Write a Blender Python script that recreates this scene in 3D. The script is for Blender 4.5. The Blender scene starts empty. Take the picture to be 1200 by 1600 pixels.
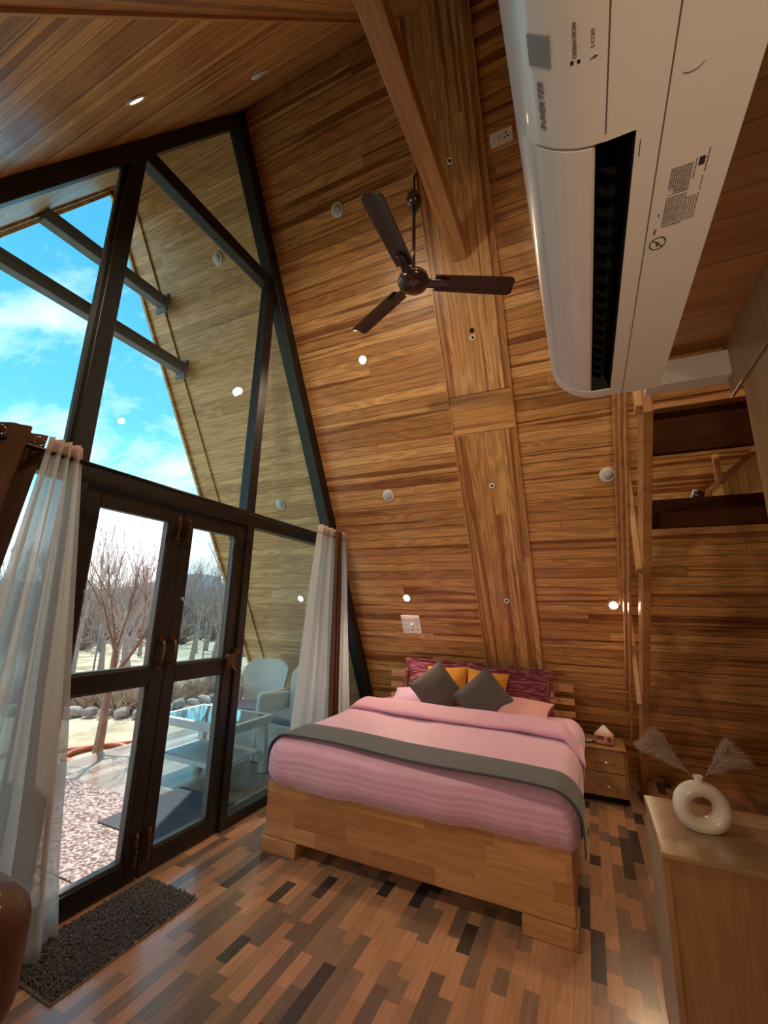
import bpy, bmesh, math, random
from mathutils import Vector, Matrix, Euler
random.seed(7)
sc = bpy.context.scene
COL = sc.collection
R = math.radians

# ------------------------------------------------------------------ camera
def cam_setup():
    yaw, pit, rol = R(-25.238), R(13.100), R(1.427)
    f = Vector((math.sin(yaw)*math.cos(pit), math.cos(yaw)*math.cos(pit), math.sin(pit)))
    r0 = f.cross(Vector((0, 0, 1))).normalized(); u0 = r0.cross(f)
    r = math.cos(rol)*r0 + math.sin(rol)*u0; u = r.cross(f)
    cd = bpy.data.cameras.new('camera'); cam = bpy.data.objects.new('camera', cd); COL.objects.link(cam)
    cd.sensor_fit = 'VERTICAL'; cd.sensor_height = 24.0; cd.lens = 24.0*664.8/1600
    cd.clip_start = 0.02; cd.clip_end = 2000
    cam.matrix_world = Matrix(((r.x, u.x, -f.x, 0), (r.y, u.y, -f.y, 0), (r.z, u.z, -f.z, 1.5), (0, 0, 0, 1)))
    sc.camera = cam
cam_setup()

# ------------------------------------------------------------------ world, sun, exposure
def nd(nt, t, **kw):
    n = nt.nodes.new(t)
    for k, v in kw.items(): setattr(n, k, v)
    return n
def world_setup():
    w = bpy.data.worlds.new('sky'); sc.world = w; w.use_nodes = True
    nt = w.node_tree; nt.nodes.clear(); L = nt.links.new
    out = nd(nt, 'ShaderNodeOutputWorld'); bg = nd(nt, 'ShaderNodeBackground'); L(bg.outputs[0], out.inputs[0])
    tc = nd(nt, 'ShaderNodeTexCoord'); sx = nd(nt, 'ShaderNodeSeparateXYZ'); L(tc.outputs['Generated'], sx.inputs[0])
    g = nd(nt, 'ShaderNodeValToRGB'); L(sx.outputs[2], g.inputs[0])
    cr = g.color_ramp; cr.elements[0].position = 0.0; cr.elements[0].color = (3.2, 3.2, 3.2, 1)
    cr.elements[1].position = 1.0; cr.elements[1].color = (.10, .56, .98, 1)
    for p, c in ((.12, (2.3, 2.5, 2.6, 1)), (.22, (.55, 1.5, 1.85, 1)), (.36, (.28, 1.0, 1.35, 1)), (.6, (.16, .74, 1.15, 1))):
        e = cr.elements.new(p); e.color = c
    # clouds: project direction on a plane
    dv = nd(nt, 'ShaderNodeMath', operation='ADD'); L(sx.outputs[2], dv.inputs[0]); dv.inputs[1].default_value = .25
    vm = nd(nt, 'ShaderNodeVectorMath', operation='DIVIDE'); L(tc.outputs['Generated'], vm.inputs[0])
    cb = nd(nt, 'ShaderNodeCombineXYZ')
    for i in range(3): L(dv.outputs[0], cb.inputs[i])
    L(cb.outputs[0], vm.inputs[1])
    mp = nd(nt, 'ShaderNodeMapping'); mp.inputs['Scale'].default_value = (1.9, 2.9, .4); mp.inputs['Rotation'].default_value = (0, 0, .5)
    mp.inputs['Location'].default_value = (.4, 1.3, 0); L(vm.outputs[0], mp.inputs[0])
    nz = nd(nt, 'ShaderNodeTexNoise'); nz.inputs['Scale'].default_value = 1.25; nz.inputs['Detail'].default_value = 9; nz.inputs['Roughness'].default_value = .6; nz.inputs['Distortion'].default_value = .35
    L(mp.outputs[0], nz.inputs[0])
    rp = nd(nt, 'ShaderNodeValToRGB'); rp.color_ramp.elements[0].position = .50; rp.color_ramp.elements[1].position = .76
    L(nz.outputs[0], rp.inputs[0])
    mx = nd(nt, 'ShaderNodeMix', data_type='RGBA'); L(rp.outputs[0], mx.inputs['Factor']); L(g.outputs[0], mx.inputs[6])
    mx.inputs[7].default_value = (1.9, 1.95, 2.0, 1)
    L(mx.outputs[2], bg.inputs[0]); bg.inputs[1].default_value = .66
world_setup()
def sun_setup():
    l = bpy.data.lights.new('sun', 'SUN'); l.energy = 4.2; l.angle = R(.6); l.color = (1, .93, .82)
    o = bpy.data.objects.new('sun', l); COL.objects.link(o)
    o.rotation_euler = Vector((-.36, .22, .90)).to_track_quat('Z', 'Y').to_euler()
sun_setup()
sc.view_settings.view_transform = 'Standard'; sc.view_settings.look = 'None'
sc.view_settings.exposure = 0.7; sc.view_settings.gamma = 1.0
try: sc.view_settings.use_curve_mapping = False
except Exception: pass

# ------------------------------------------------------------------ materials
def mat_base(name):
    m = bpy.data.materials.new(name); m.use_nodes = True
    nt = m.node_tree; b = nt.nodes['Principled BSDF']
    return m, nt, b
def pb(name, col, rough=.5, metal=0, spec=.5, coat=0, noise=0, nscale=40, bump=0, bscale=200, sheen=0, sub=None):
    m, nt, b = mat_base(name); L = nt.links.new
    b.inputs['Base Color'].default_value = (*col, 1); b.inputs['Roughness'].default_value = rough
    b.inputs['Metallic'].default_value = metal; b.inputs['Specular IOR Level'].default_value = spec
    b.inputs['Coat Weight'].default_value = coat; b.inputs['Sheen Weight'].default_value = sheen
    tc = nd(nt, 'ShaderNodeTexCoord')
    nz = nd(nt, 'ShaderNodeTexNoise'); nz.inputs['Scale'].default_value = nscale; nz.inputs['Detail'].default_value = 4
    L(tc.outputs['Object'], nz.inputs[0])
    if noise:
        mr = nd(nt, 'ShaderNodeMapRange'); L(nz.outputs[0], mr.inputs[0]); mr.inputs[1].default_value = .3; mr.inputs[2].default_value = .7
        mr.inputs[3].default_value = 1-noise; mr.inputs[4].default_value = 1+noise
        hs = nd(nt, 'ShaderNodeHueSaturation'); hs.inputs['Color'].default_value = (*col, 1); L(mr.outputs[0], hs.inputs['Value'])
        L(hs.outputs[0], b.inputs['Base Color'])
    if bump:
        n2 = nd(nt, 'ShaderNodeTexNoise'); n2.inputs['Scale'].default_value = bscale; L(tc.outputs['Object'], n2.inputs[0])
        bp = nd(nt, 'ShaderNodeBump'); bp.inputs['Strength'].default_value = bump; bp.inputs['Distance'].default_value = .01
        L(n2.outputs[0], bp.inputs['Height']); L(bp.outputs[0], b.inputs['Normal'])
    return m
def mth(nt, op, a, b=None, c=None):
    n = nd(nt, 'ShaderNodeMath', operation=op)
    for i, v in enumerate((a, b, c)):
        if v is None: continue
        if isinstance(v, (int, float)): n.inputs[i].default_value = v
        else: nt.links.new(v, n.inputs[i])
    return n.outputs[0]
def ramp(nt, fac, stops, interp='LINEAR'):
    g = nd(nt, 'ShaderNodeValToRGB'); cr = g.color_ramp; cr.interpolation = interp
    cr.elements[0].position = stops[0][0]; cr.elements[0].color = (*stops[0][1], 1)
    cr.elements[1].position = stops[-1][0]; cr.elements[1].color = (*stops[-1][1], 1)
    for p, c in stops[1:-1]:
        e = cr.elements.new(p); e.color = (*c, 1)
    nt.links.new(fac, g.inputs[0]); return g.outputs[0]
def wood(name, u='X', v='Y', w=.09, Ln=2.4, tones=None, streak=.55, groove=.05, gdark=.45, rough=.34, coat=.15, fig=1.0, seed=0.0, stagger=True, heart=(.24, .068, .018), interp='LINEAR', bumpk=.25, sharp=0):
    """boards w wide (across v) and about Ln long (along u)"""
    m, nt, b = mat_base(name); L = nt.links.new
    tones = tones or [(0, (.44, .205, .068)), (.3, (.56, .28, .098)), (.65, (.63, .335, .12)), (1, (.74, .425, .17))]
    tc = nd(nt, 'ShaderNodeTexCoord'); sx = nd(nt, 'ShaderNodeSeparateXYZ'); L(tc.outputs['Object'], sx.inputs[0])
    U = sx.outputs['XYZ'.index(u)]; V = sx.outputs['XYZ'.index(v)]
    T = sx.outputs[[k for k in range(3) if 'XYZ'[k] not in (u, v)][0]]
    vr = mth(nt, 'DIVIDE', mth(nt, 'ADD', V, seed+50*w), w); row = mth(nt, 'FLOOR', vr); fr = mth(nt, 'FRACT', vr)
    wn = nd(nt, 'ShaderNodeTexWhiteNoise', noise_dimensions='1D'); L(mth(nt, 'ADD', row, seed*3.1+.5), wn.inputs['W'])
    off = mth(nt, 'MULTIPLY', wn.outputs['Value'], 17.3)
    ur = mth(nt, 'ADD', mth(nt, 'DIVIDE', U, Ln), off); cell = mth(nt, 'FLOOR', ur); fu = mth(nt, 'FRACT', ur)
    w2 = nd(nt, 'ShaderNodeTexWhiteNoise', noise_dimensions='2D'); cb = nd(nt, 'ShaderNodeCombineXYZ')
    L(row, cb.inputs[0]); L(cell, cb.inputs[1]); L(cb.outputs[0], w2.inputs['Vector'])
    rnd = w2.outputs['Value']
    base = ramp(nt, rnd, tones, interp)
    sd = mth(nt, 'MULTIPLY', rnd, 31.7)
    # cathedral figure
    c1 = nd(nt, 'ShaderNodeCombineXYZ'); L(mth(nt, 'MULTIPLY', U, .9), c1.inputs[0]); L(mth(nt, 'MULTIPLY', V, 9.0), c1.inputs[1]); L(mth(nt, 'ADD', sd, mth(nt, 'MULTIPLY', T, 3)), c1.inputs[2])
    n1 = nd(nt, 'ShaderNodeTexNoise'); n1.inputs['Scale'].default_value = 1.0; n1.inputs['Detail'].default_value = 2; n1.inputs['Roughness'].default_value = .45; L(c1.outputs[0], n1.inputs[0])
    rings = mth(nt, 'SINE', mth(nt, 'MULTIPLY', n1.outputs[0], 62.0))
    rg = mth(nt, 'MULTIPLY_ADD', rings, .5, .5)
    # fine fibres
    c2 = nd(nt, 'ShaderNodeCombineXYZ'); L(mth(nt, 'MULTIPLY', U, 2.2), c2.inputs[0]); L(mth(nt, 'MULTIPLY', V, 130.0), c2.inputs[1]); L(mth(nt, 'ADD', sd, mth(nt, 'MULTIPLY', T, 130)), c2.inputs[2])
    n2 = nd(nt, 'ShaderNodeTexNoise'); n2.inputs['Scale'].default_value = 1.0; n2.inputs['Detail'].default_value = 3; L(c2.outputs[0], n2.inputs[0])
    # heartwood streaks
    c3 = nd(nt, 'ShaderNodeCombineXYZ'); L(mth(nt, 'MULTIPLY', U, .38 if sharp else .55), c3.inputs[0]); L(mth(nt, 'MULTIPLY', V, 15.0), c3.inputs[1]); L(mth(nt, 'ADD', sd, 9.0), c3.inputs[2])
    n3 = nd(nt, 'ShaderNodeTexNoise'); n3.inputs['Scale'].default_value = 1.0; n3.inputs['Detail'].default_value = 3; n3.inputs['Distortion'].default_value = .4; L(c3.outputs[0], n3.inputs[0])
    hm = nd(nt, 'ShaderNodeMapRange'); L(n3.outputs[0], hm.inputs[0]); hm.inputs[1].default_value = .54; hm.inputs[2].default_value = .60 if sharp else .66
    n3.inputs['Detail'].default_value = 6 if sharp else 3
    m1 = nd(nt, 'ShaderNodeMix', data_type='RGBA'); pr = mth(nt, 'GREATER_THAN', mth(nt, 'FRACT', mth(nt, 'MULTIPLY', rnd, 7.77)), .36 if sharp else -1)
    L(mth(nt, 'MULTIPLY', mth(nt, 'MULTIPLY', hm.outputs[0], pr), streak), m1.inputs['Factor']); L(base, m1.inputs[6]); m1.inputs[7].default_value = (*heart, 1)
    val = mth(nt, 'ADD', mth(nt, 'MULTIPLY', rg, (.34 if sharp else .16)*fig), mth(nt, 'MULTIPLY', n2.outputs[0], .5*fig))
    val = mth(nt, 'SUBTRACT', 1.0+.34*fig, val)
    # joints between boards
    ed = mth(nt, 'MINIMUM', fr, mth(nt, 'SUBTRACT', 1.0, fr))
    g1 = nd(nt, 'ShaderNodeMapRange'); L(ed, g1.inputs[0]); g1.inputs[1].default_value = 0; g1.inputs[2].default_value = max(groove, .001); g1.inputs[3].default_value = 0; g1.inputs[4].default_value = 1
    eu = mth(nt, 'MULTIPLY', mth(nt, 'MINIMUM', fu, mth(nt, 'SUBTRACT', 1.0, fu)), Ln/w)
    g2 = nd(nt, 'ShaderNodeMapRange'); L(eu, g2.inputs[0]); g2.inputs[1].default_value = 0; g2.inputs[2].default_value = max(groove*.5, .001)
    gr = mth(nt, 'MINIMUM', g1.outputs[0], g2.outputs[0])
    val = mth(nt, 'MULTIPLY', val, mth(nt, 'MULTIPLY_ADD', gr, gdark, 1-gdark))
    hs = nd(nt, 'ShaderNodeHueSaturation'); L(m1.outputs[2], hs.inputs['Color']); L(val, hs.inputs['Value'])
    L(hs.outputs[0], b.inputs['Base Color'])
    b.inputs['Roughness'].default_value = rough; b.inputs['Coat Weight'].default_value = coat; b.inputs['Coat Roughness'].default_value = .18
    bp = nd(nt, 'ShaderNodeBump'); bp.inputs['Strength'].default_value = bumpk; bp.inputs['Distance'].default_value = .004
    L(mth(nt, 'ADD', gr, mth(nt, 'MULTIPLY', n2.outputs[0], .08)), bp.inputs['Height']); L(bp.outputs[0], b.inputs['Normal'])
    return m
def glass(name, tint, refl=1.0):
    m = bpy.data.materials.new(name); m.use_nodes = True; nt = m.node_tree; nt.nodes.clear(); L = nt.links.new
    o = nd(nt, 'ShaderNodeOutputMaterial'); mx = nd(nt, 'ShaderNodeMixShader'); t = nd(nt, 'ShaderNodeBsdfTransparent'); g = nd(nt, 'ShaderNodeBsdfGlossy')
    t.inputs[0].default_value = (*tint, 1); g.inputs['Roughness'].default_value = .0; g.inputs['Color'].default_value = (.9, .95, 1, 1)
    fr = nd(nt, 'ShaderNodeLayerWeight'); fr.inputs[0].default_value = .5
    fa = mth(nt, 'MULTIPLY_ADD', mth(nt, 'POWER', fr.outputs['Facing'], 5), .9, .035)
    L(mth(nt, 'MULTIPLY', fa, refl), mx.inputs[0]); L(t.outputs[0], mx.inputs[1]); L(g.outputs[0], mx.inputs[2]); L(mx.outputs[0], o.inputs[0])
    return m
def cloth_sheer(name, col, trans=.35, tl=.5):
    m = bpy.data.materials.new(name); m.use_nodes = True; nt = m.node_tree; nt.nodes.clear(); L = nt.links.new
    o = nd(nt, 'ShaderNodeOutputMaterial'); mx = nd(nt, 'ShaderNodeMixShader'); m2 = nd(nt, 'ShaderNodeMixShader')
    t = nd(nt, 'ShaderNodeBsdfTransparent'); d = nd(nt, 'ShaderNodeBsdfDiffuse'); l = nd(nt, 'ShaderNodeBsdfTranslucent')
    d.inputs[0].default_value = (*col, 1); l.inputs[0].default_value = (*col, 1)
    m2.inputs[0].default_value = tl; L(d.outputs[0], m2.inputs[1]); L(l.outputs[0], m2.inputs[2])
    tc = nd(nt, 'ShaderNodeTexCoord'); nz = nd(nt, 'ShaderNodeTexNoise'); mp = nd(nt, 'ShaderNodeMapping'); mp.inputs['Scale'].default_value = (1, 1, .12)
    L(tc.outputs['Object'], mp.inputs[0]); L(mp.outputs[0], nz.inputs[0]); nz.inputs['Scale'].default_value = 260
    mr = nd(nt, 'ShaderNodeMapRange'); L(nz.outputs[0], mr.inputs[0]); mr.inputs[1].default_value = .3; mr.inputs[2].default_value = .7; mr.inputs[3].default_value = 1-trans-.04; mr.inputs[4].default_value = min(1, 1-trans+.04)
    L(mr.outputs[0], mx.inputs[0]); L(t.outputs[0], mx.inputs[1]); L(m2.outputs[0], mx.inputs[2]); L(mx.outputs[0], o.inputs[0])
    return m
def emis(name, col, s):
    m = bpy.data.materials.new(name); m.use_nodes = True; nt = m.node_tree; nt.nodes.clear()
    o = nd(nt, 'ShaderNodeOutputMaterial'); e = nd(nt, 'ShaderNodeEmission'); e.inputs[0].default_value = (*col, 1); e.inputs[1].default_value = s
    nt.links.new(e.outputs[0], o.inputs[0]); return m
def floor_mat():
    m, nt, b = mat_base('parquet_laminate'); L = nt.links.new
    tc = nd(nt, 'ShaderNodeTexCoord'); sx = nd(nt, 'ShaderNodeSeparateXYZ'); L(tc.outputs['Object'], sx.inputs[0])
    w = .062
    vr = mth(nt, 'DIVIDE', mth(nt, 'ADD', sx.outputs[0], 10.02), w); row = mth(nt, 'FLOOR', vr); fr = mth(nt, 'FRACT', vr)
    wn = nd(nt, 'ShaderNodeTexWhiteNoise', noise_dimensions='1D'); L(row, wn.inputs['W'])
    Ln = mth(nt, 'MULTIPLY_ADD', wn.outputs['Value'], .16, .20)
    ur = mth(nt, 'ADD', mth(nt, 'DIVIDE', sx.outputs[1], Ln), mth(nt, 'MULTIPLY', wn.outputs['Value'], 91.0))
    # warp so lengths differ inside one strip
    ur2 = mth(nt, 'ADD', ur, mth(nt, 'MULTIPLY', mth(nt, 'SINE', mth(nt, 'MULTIPLY', ur, 2.4)), .33))
    cell = mth(nt, 'FLOOR', ur2); fu = mth(nt, 'FRACT', ur2)
    cb = nd(nt, 'ShaderNodeCombineXYZ'); L(row, cb.inputs[0]); L(cell, cb.inputs[1])
    w2 = nd(nt, 'ShaderNodeTexWhiteNoise', noise_dimensions='2D'); L(cb.outputs[0], w2.inputs['Vector'])
    base = ramp(nt, w2.outputs['Value'], [(0, (.55, .285, .16)), (.22, (.42, .22, .125)), (.40, (.30, .18, .12)), (.58, (.225, .145, .10)), (.70, (.50, .26, .145)), (.84, (.18, .12, .09)), (.92, (.055, .043, .040)), (1, (.055, .043, .040))], 'CONSTANT')
    sd = mth(nt, 'MULTIPLY', w2.outputs['Value'], 40)
    c2 = nd(nt, 'ShaderNodeCombineXYZ'); L(mth(nt, 'MULTIPLY', sx.outputs[1], 5), c2.inputs[1]); L(mth(nt, 'MULTIPLY', sx.outputs[0], 110), c2.inputs[0]); L(sd, c2.inputs[2])
    n2 = nd(nt, 'ShaderNodeTexNoise'); n2.inputs['Scale'].default_value = 1; n2.inputs['Detail'].default_value = 4; L(c2.outputs[0], n2.inputs[0])
    val = mth(nt, 'MULTIPLY_ADD', n2.outputs[0], .75, .62)
    ed = mth(nt, 'MINIMUM', fr, mth(nt, 'SUBTRACT', 1.0, fr)); g1 = nd(nt, 'ShaderNodeMapRange'); L(ed, g1.inputs[0]); g1.inputs[2].default_value = .03
    # wide-board seams every three strips
    v3 = mth(nt, 'FRACT', mth(nt, 'DIVIDE', vr, 3.0)); e3 = mth(nt, 'MINIMUM', v3, mth(nt, 'SUBTRACT', 1.0, v3)); g3 = nd(nt, 'ShaderNodeMapRange'); L(e3, g3.inputs[0]); g3.inputs[2].default_value = .012
    val = mth(nt, 'MULTIPLY', val, mth(nt, 'MULTIPLY_ADD', g1.outputs[0], .12, .88)); val = mth(nt, 'MULTIPLY', val, mth(nt, 'MULTIPLY_ADD', g3.outputs[0], .35, .65))
    hs = nd(nt, 'ShaderNodeHueSaturation'); L(base, hs.inputs['Color']); L(val, hs.inputs['Value']); L(hs.outputs[0], b.inputs['Base Color'])
    b.inputs['Roughness'].default_value = .27; b.inputs['Specular IOR Level'].default_value = .6; b.inputs['Coat Weight'].default_value = .4; b.inputs['Coat Roughness'].default_value = .16
    return m
PINE = wood('pine_boards', 'X', 'Y', w=.088, Ln=6.5, streak=.9, groove=.055, gdark=.85, sharp=1)
PINE_EXT = wood('pine_boards_porch', 'X', 'Y', w=.088, Ln=6.5, groove=.04, gdark=.55, sharp=1, streak=.5, rough=.45, coat=.05, seed=3.3,
                tones=[(0, (.52, .28, .11)), (.5, (.66, .38, .16)), (1, (.76, .47, .22))], heart=(.32, .15, .06))
PINE_BAND = wood('pine_boards_band', 'Y', 'X', w=.072, Ln=7.0, streak=.75, seed=1.7, groove=.045, gdark=.7, sharp=1)
PINE_BEAM = wood('pine_beam', 'Y', 'X', w=.5, Ln=9, streak=.35, groove=.001, seed=.21, tones=[(0, (.50, .26, .10)), (1, (.60, .33, .135))])
STAIRW = wood('stair_wood', 'X', 'Z', w=.6, Ln=8, streak=.4, groove=.001, seed=.4, tones=[(0, (.46, .22, .085)), (1, (.54, .28, .11))])
POSTW = wood('post_wood', 'Z', 'X', w=.5, Ln=9, streak=.3, groove=.001, seed=.4, tones=[(0, (.50, .26, .10)), (1, (.60, .33, .135))])
BUTCHER = wood('finger_jointed_hardwood', 'X', 'Z', w=.085, Ln=.38, streak=.18, groove=.012, gdark=.18, rough=.38, coat=.1, bumpk=.05, heart=(.28, .12, .05),
               tones=[(0, (.36, .16, .062)), (.5, (.46, .215, .088)), (1, (.56, .285, .125))])
BUTCHER_Y = wood('finger_jointed_hardwood_side', 'Y', 'Z', w=.085, Ln=.38, streak=.18, groove=.012, gdark=.18, rough=.38, coat=.1, bumpk=.05, heart=(.28, .12, .05),
               tones=[(0, (.36, .16, .062)), (.5, (.46, .215, .088)), (1, (.56, .285, .125))])
CABV = wood('cabinet_veneer', 'Z', 'X', w=.30, Ln=5, streak=.12, groove=.004, gdark=.1, rough=.4, coat=.1, bumpk=.05, fig=.8, seed=.2,
            tones=[(0, (.33, .165, .075)), (1, (.37, .19, .09))])
CABT = wood('cabinet_top_veneer', 'X', 'Y', w=.12, Ln=.7, streak=.12, groove=.008, gdark=.12, rough=.2, coat=.35, bumpk=.03,
            tones=[(0, (.27, .165, .085)), (.5, (.33, .205, .11)), (1, (.38, .25, .14))])
CABSIDE = wood('cabinet_side_veneer', 'Y', 'Z', w=.5, Ln=5, streak=.1, groove=.001, rough=.3, tones=[(0, (.40, .32, .22)), (1, (.44, .36, .24))])
NSW = wood('nightstand_wood', 'X', 'Z', w=.25, Ln=3, streak=.2, groove=.001, rough=.35, seed=.9, tones=[(0, (.34, .17, .075)), (1, (.40, .21, .09))])
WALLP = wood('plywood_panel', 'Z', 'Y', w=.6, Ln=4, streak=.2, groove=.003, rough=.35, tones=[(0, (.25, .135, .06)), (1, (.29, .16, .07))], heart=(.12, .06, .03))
FLOOR = floor_mat()
FRAME = pb('dark_brown_frame_paint', (.012, .0085, .0078), .42, coat=.1, noise=.2, nscale=12)
FRAME2 = pb('black_rafter_paint', (.009, .011, .013), .45, noise=.2, nscale=12)
BEAD = pb('grey_glazing_bead', (.10, .10, .105), .45)
GL_T = glass('tinted_glass', (.80, .905, .925), 1.0)
GL_C = glass('clear_glass', (.985, .985, .985), .5)
SHEER = cloth_sheer('sheer_voile', (.80, .80, .80), .34, .45)
SHEERH = cloth_sheer('sheer_heading', (.80, .66, .60), .05, .35)
BROWN = cloth_sheer('brown_drape', (.16, .085, .055), .0, .15)
METAL = pb('chrome', (.7, .7, .7), .15, 1)
BRONZE = pb('aged_bronze', (.14, .075, .035), .4, .8)
BLACKM = pb('black_metal', (.012, .010, .010), .3, .3)
FANB = pb('fan_brown_enamel', (.045, .022, .017), .22, .2, coat=.5)
FANBL = pb('fan_blade_brown', (.075, .045, .035), .38, .1, coat=.1)
WHITEP = pb('white_plastic', (.90, .88, .87), .3, coat=.25)
WHITEM = pb('white_matte_plastic', (.72, .70, .69), .5)
BLACK = pb('vent_black', (.004, .004, .004), .7)
VANE = pb('vent_vane_grey', (.005, .005, .005), .8, spec=.2)
SEAM = pb('seam_grey', (.16, .13, .12), .6)
INK = pb('ink_grey', (.22, .20, .20), .6)
INKD = pb('ink_dark', (.05, .035, .05), .6)
DISP = pb('display_grey', (.30, .31, .33), .35)
LAMP = emis('lamp_glow', (1.0, .74, .42), 28)
LAMPCAP = pb('lamp_trim', (.75, .70, .66), .4)

# ------------------------------------------------------------------ mesh helpers
class MB:
    def __init__(s): s.v = []; s.f = []; s.sm = []
    def add(s, vs, fs, smooth=False, M=None):
        o = len(s.v)
        for p in vs:
            p = Vector(p)
            if M is not None: p = M @ p
            s.v.append(p)
        for f in fs: s.f.append([i+o for i in f]); s.sm.append(smooth)
        return s
    def box(s, x0, x1, y0, y1, z0, z1, M=None):
        v = [(x0, y0, z0), (x1, y0, z0), (x1, y1, z0), (x0, y1, z0), (x0, y0, z1), (x1, y0, z1), (x1, y1, z1), (x0, y1, z1)]
        return s.add(v, [(0, 3, 2, 1), (4, 5, 6, 7), (0, 1, 5, 4), (1, 2, 6, 5), (2, 3, 7, 6), (3, 0, 4, 7)], M=M)
    def prism(s, pts, axis, a, b, M=None):
        """polygon pts in the two other axes (cyclic order after axis), extruded a..b along axis"""
        n = len(pts); v = []
        for t in (a, b):
            for p in pts:
                q = [0, 0, 0]; q[axis] = t; q[(axis+1) % 3] = p[0]; q[(axis+2) % 3] = p[1]; v.append(tuple(q))
        ar = sum(pts[i][0]*pts[(i+1) % n][1]-pts[(i+1) % n][0]*pts[i][1] for i in range(n))
        fs = [tuple(range(n))[::-1], tuple(range(n, 2*n))] + [(i, (i+1) % n, (i+1) % n+n, i+n) for i in range(n)]
        if (ar < 0) != (b < a): fs = [f[::-1] for f in fs]
        return s.add(v, fs, M=M)
    def tube(s, pts, rad, n=8, cap=True, smooth=True, M=None):
        pts = [Vector(p) for p in pts]; rings = []
        if isinstance(rad, (int, float)): rad = [rad]*len(pts)
        up = Vector((0, 0, 1)); prev = None
        for i, p in enumerate(pts):
            d = (pts[min(i+1, len(pts)-1)]-pts[max(i-1, 0)])
            d = d.normalized() if d.length > 1e-9 else Vector((0, 0, 1))
            if prev is None:
                a = d.cross(up if abs(d.z) < .95 else Vector((1, 0, 0))).normalized()
            else:
                a = (prev-d*prev.dot(d)); a = a.normalized() if a.length > 1e-6 else d.orthogonal().normalized()
            prev = a; b = d.cross(a)
            rings.append([p+(a*math.cos(2*math.pi*k/n)+b*math.sin(2*math.pi*k/n))*rad[i] for k in range(n)])
        v = [q for r_ in rings for q in r_]; f = []
        for i in range(len(pts)-1):
            for k in range(n):
                f.append((i*n+k, i*n+(k+1) % n, (i+1)*n+(k+1) % n, (i+1)*n+k))
        if cap: f.append(tuple(range(n))[::-1]); f.append(tuple(range((len(pts)-1)*n, len(pts)*n)))
        return s.add(v, f, smooth, M)
    def lathe(s, prof, n=24, M=None, smooth=True):
        v = []; f = []
        for r_, z in prof:
            for k in range(n): v.append((r_*math.cos(2*math.pi*k/n), r_*math.sin(2*math.pi*k/n), z))
        for i in range(len(prof)-1):
            for k in range(n): f.append((i*n+k, i*n+(k+1) % n, (i+1)*n+(k+1) % n, (i+1)*n+k))
        f.append(tuple(range(n))[::-1]); f.append(tuple(range((len(prof)-1)*n, len(prof)*n)))
        return s.add(v, f, smooth, M)
    def grid(s, nu, nv, fn, smooth=True, closeu=False, M=None):
        v = [fn(i/nu, j/nv) for j in range(nv+1) for i in range(nu+(0 if closeu else 1))]
        w = nu if closeu else nu+1; f = []
        for j in range(nv):
            for i in range(nu):
                a = j*w+i; b_ = j*w+(i+1) % w; f.append((a, b_, b_+w, a+w))
        return s.add(v, f, smooth, M)
    def build(s, name, m, parent=None, loc=None, rot=None, bevel=0, seg=2, subs=0, solid=0, recalc=False):
        me = bpy.data.meshes.new(name); me.from_pydata([tuple(p) for p in s.v], [], s.f)
        if recalc:
            bm = bmesh.new(); bm.from_mesh(me); bmesh.ops.recalc_face_normals(bm, faces=bm.faces); bm.to_mesh(me); bm.free()
        for p, q in zip(me.polygons, s.sm): p.use_smooth = q
        me.materials.append(m)
        o = bpy.data.objects.new(name, me); COL.objects.link(o)
        if parent: o.parent = parent
        if loc: o.location = loc
        if rot: o.rotation_euler = rot
        if solid:
            k = o.modifiers.new('solid', 'SOLIDIFY'); k.thickness = solid; k.offset = 0
        if bevel:
            k = o.modifiers.new('bevel', 'BEVEL'); k.width = bevel; k.segments = seg; k.limit_method = 'ANGLE'; k.angle_limit = R(35)
        if subs:
            k = o.modifiers.new('subd', 'SUBSURF'); k.levels = subs; k.render_levels = subs
        return o
def empty(name, loc=(0, 0, 0), rot=(0, 0, 0)):
    o = bpy.data.objects.new(name, None); COL.objects.link(o); o.location = loc; o.rotation_euler = rot; o.empty_display_size = .1; return o
def tag(o, label=None, cat=None, group=None, kind=None):
    if label: o['label'] = label
    if cat: o['category'] = cat
    if group: o['group'] = group
    if kind: o['kind'] = kind
    return o
def struct(o): o['kind'] = 'structure'; return o
def copy_tree(o, parent=None):
    c = o.copy(); COL.objects.link(c); c.parent = parent
    for ch in [k for k in o.children]: copy_tree(ch, c)
    return c
def nz3(x, y, z): 
    from mathutils import noise
    return noise.noise(Vector((x, y, z)))
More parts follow.
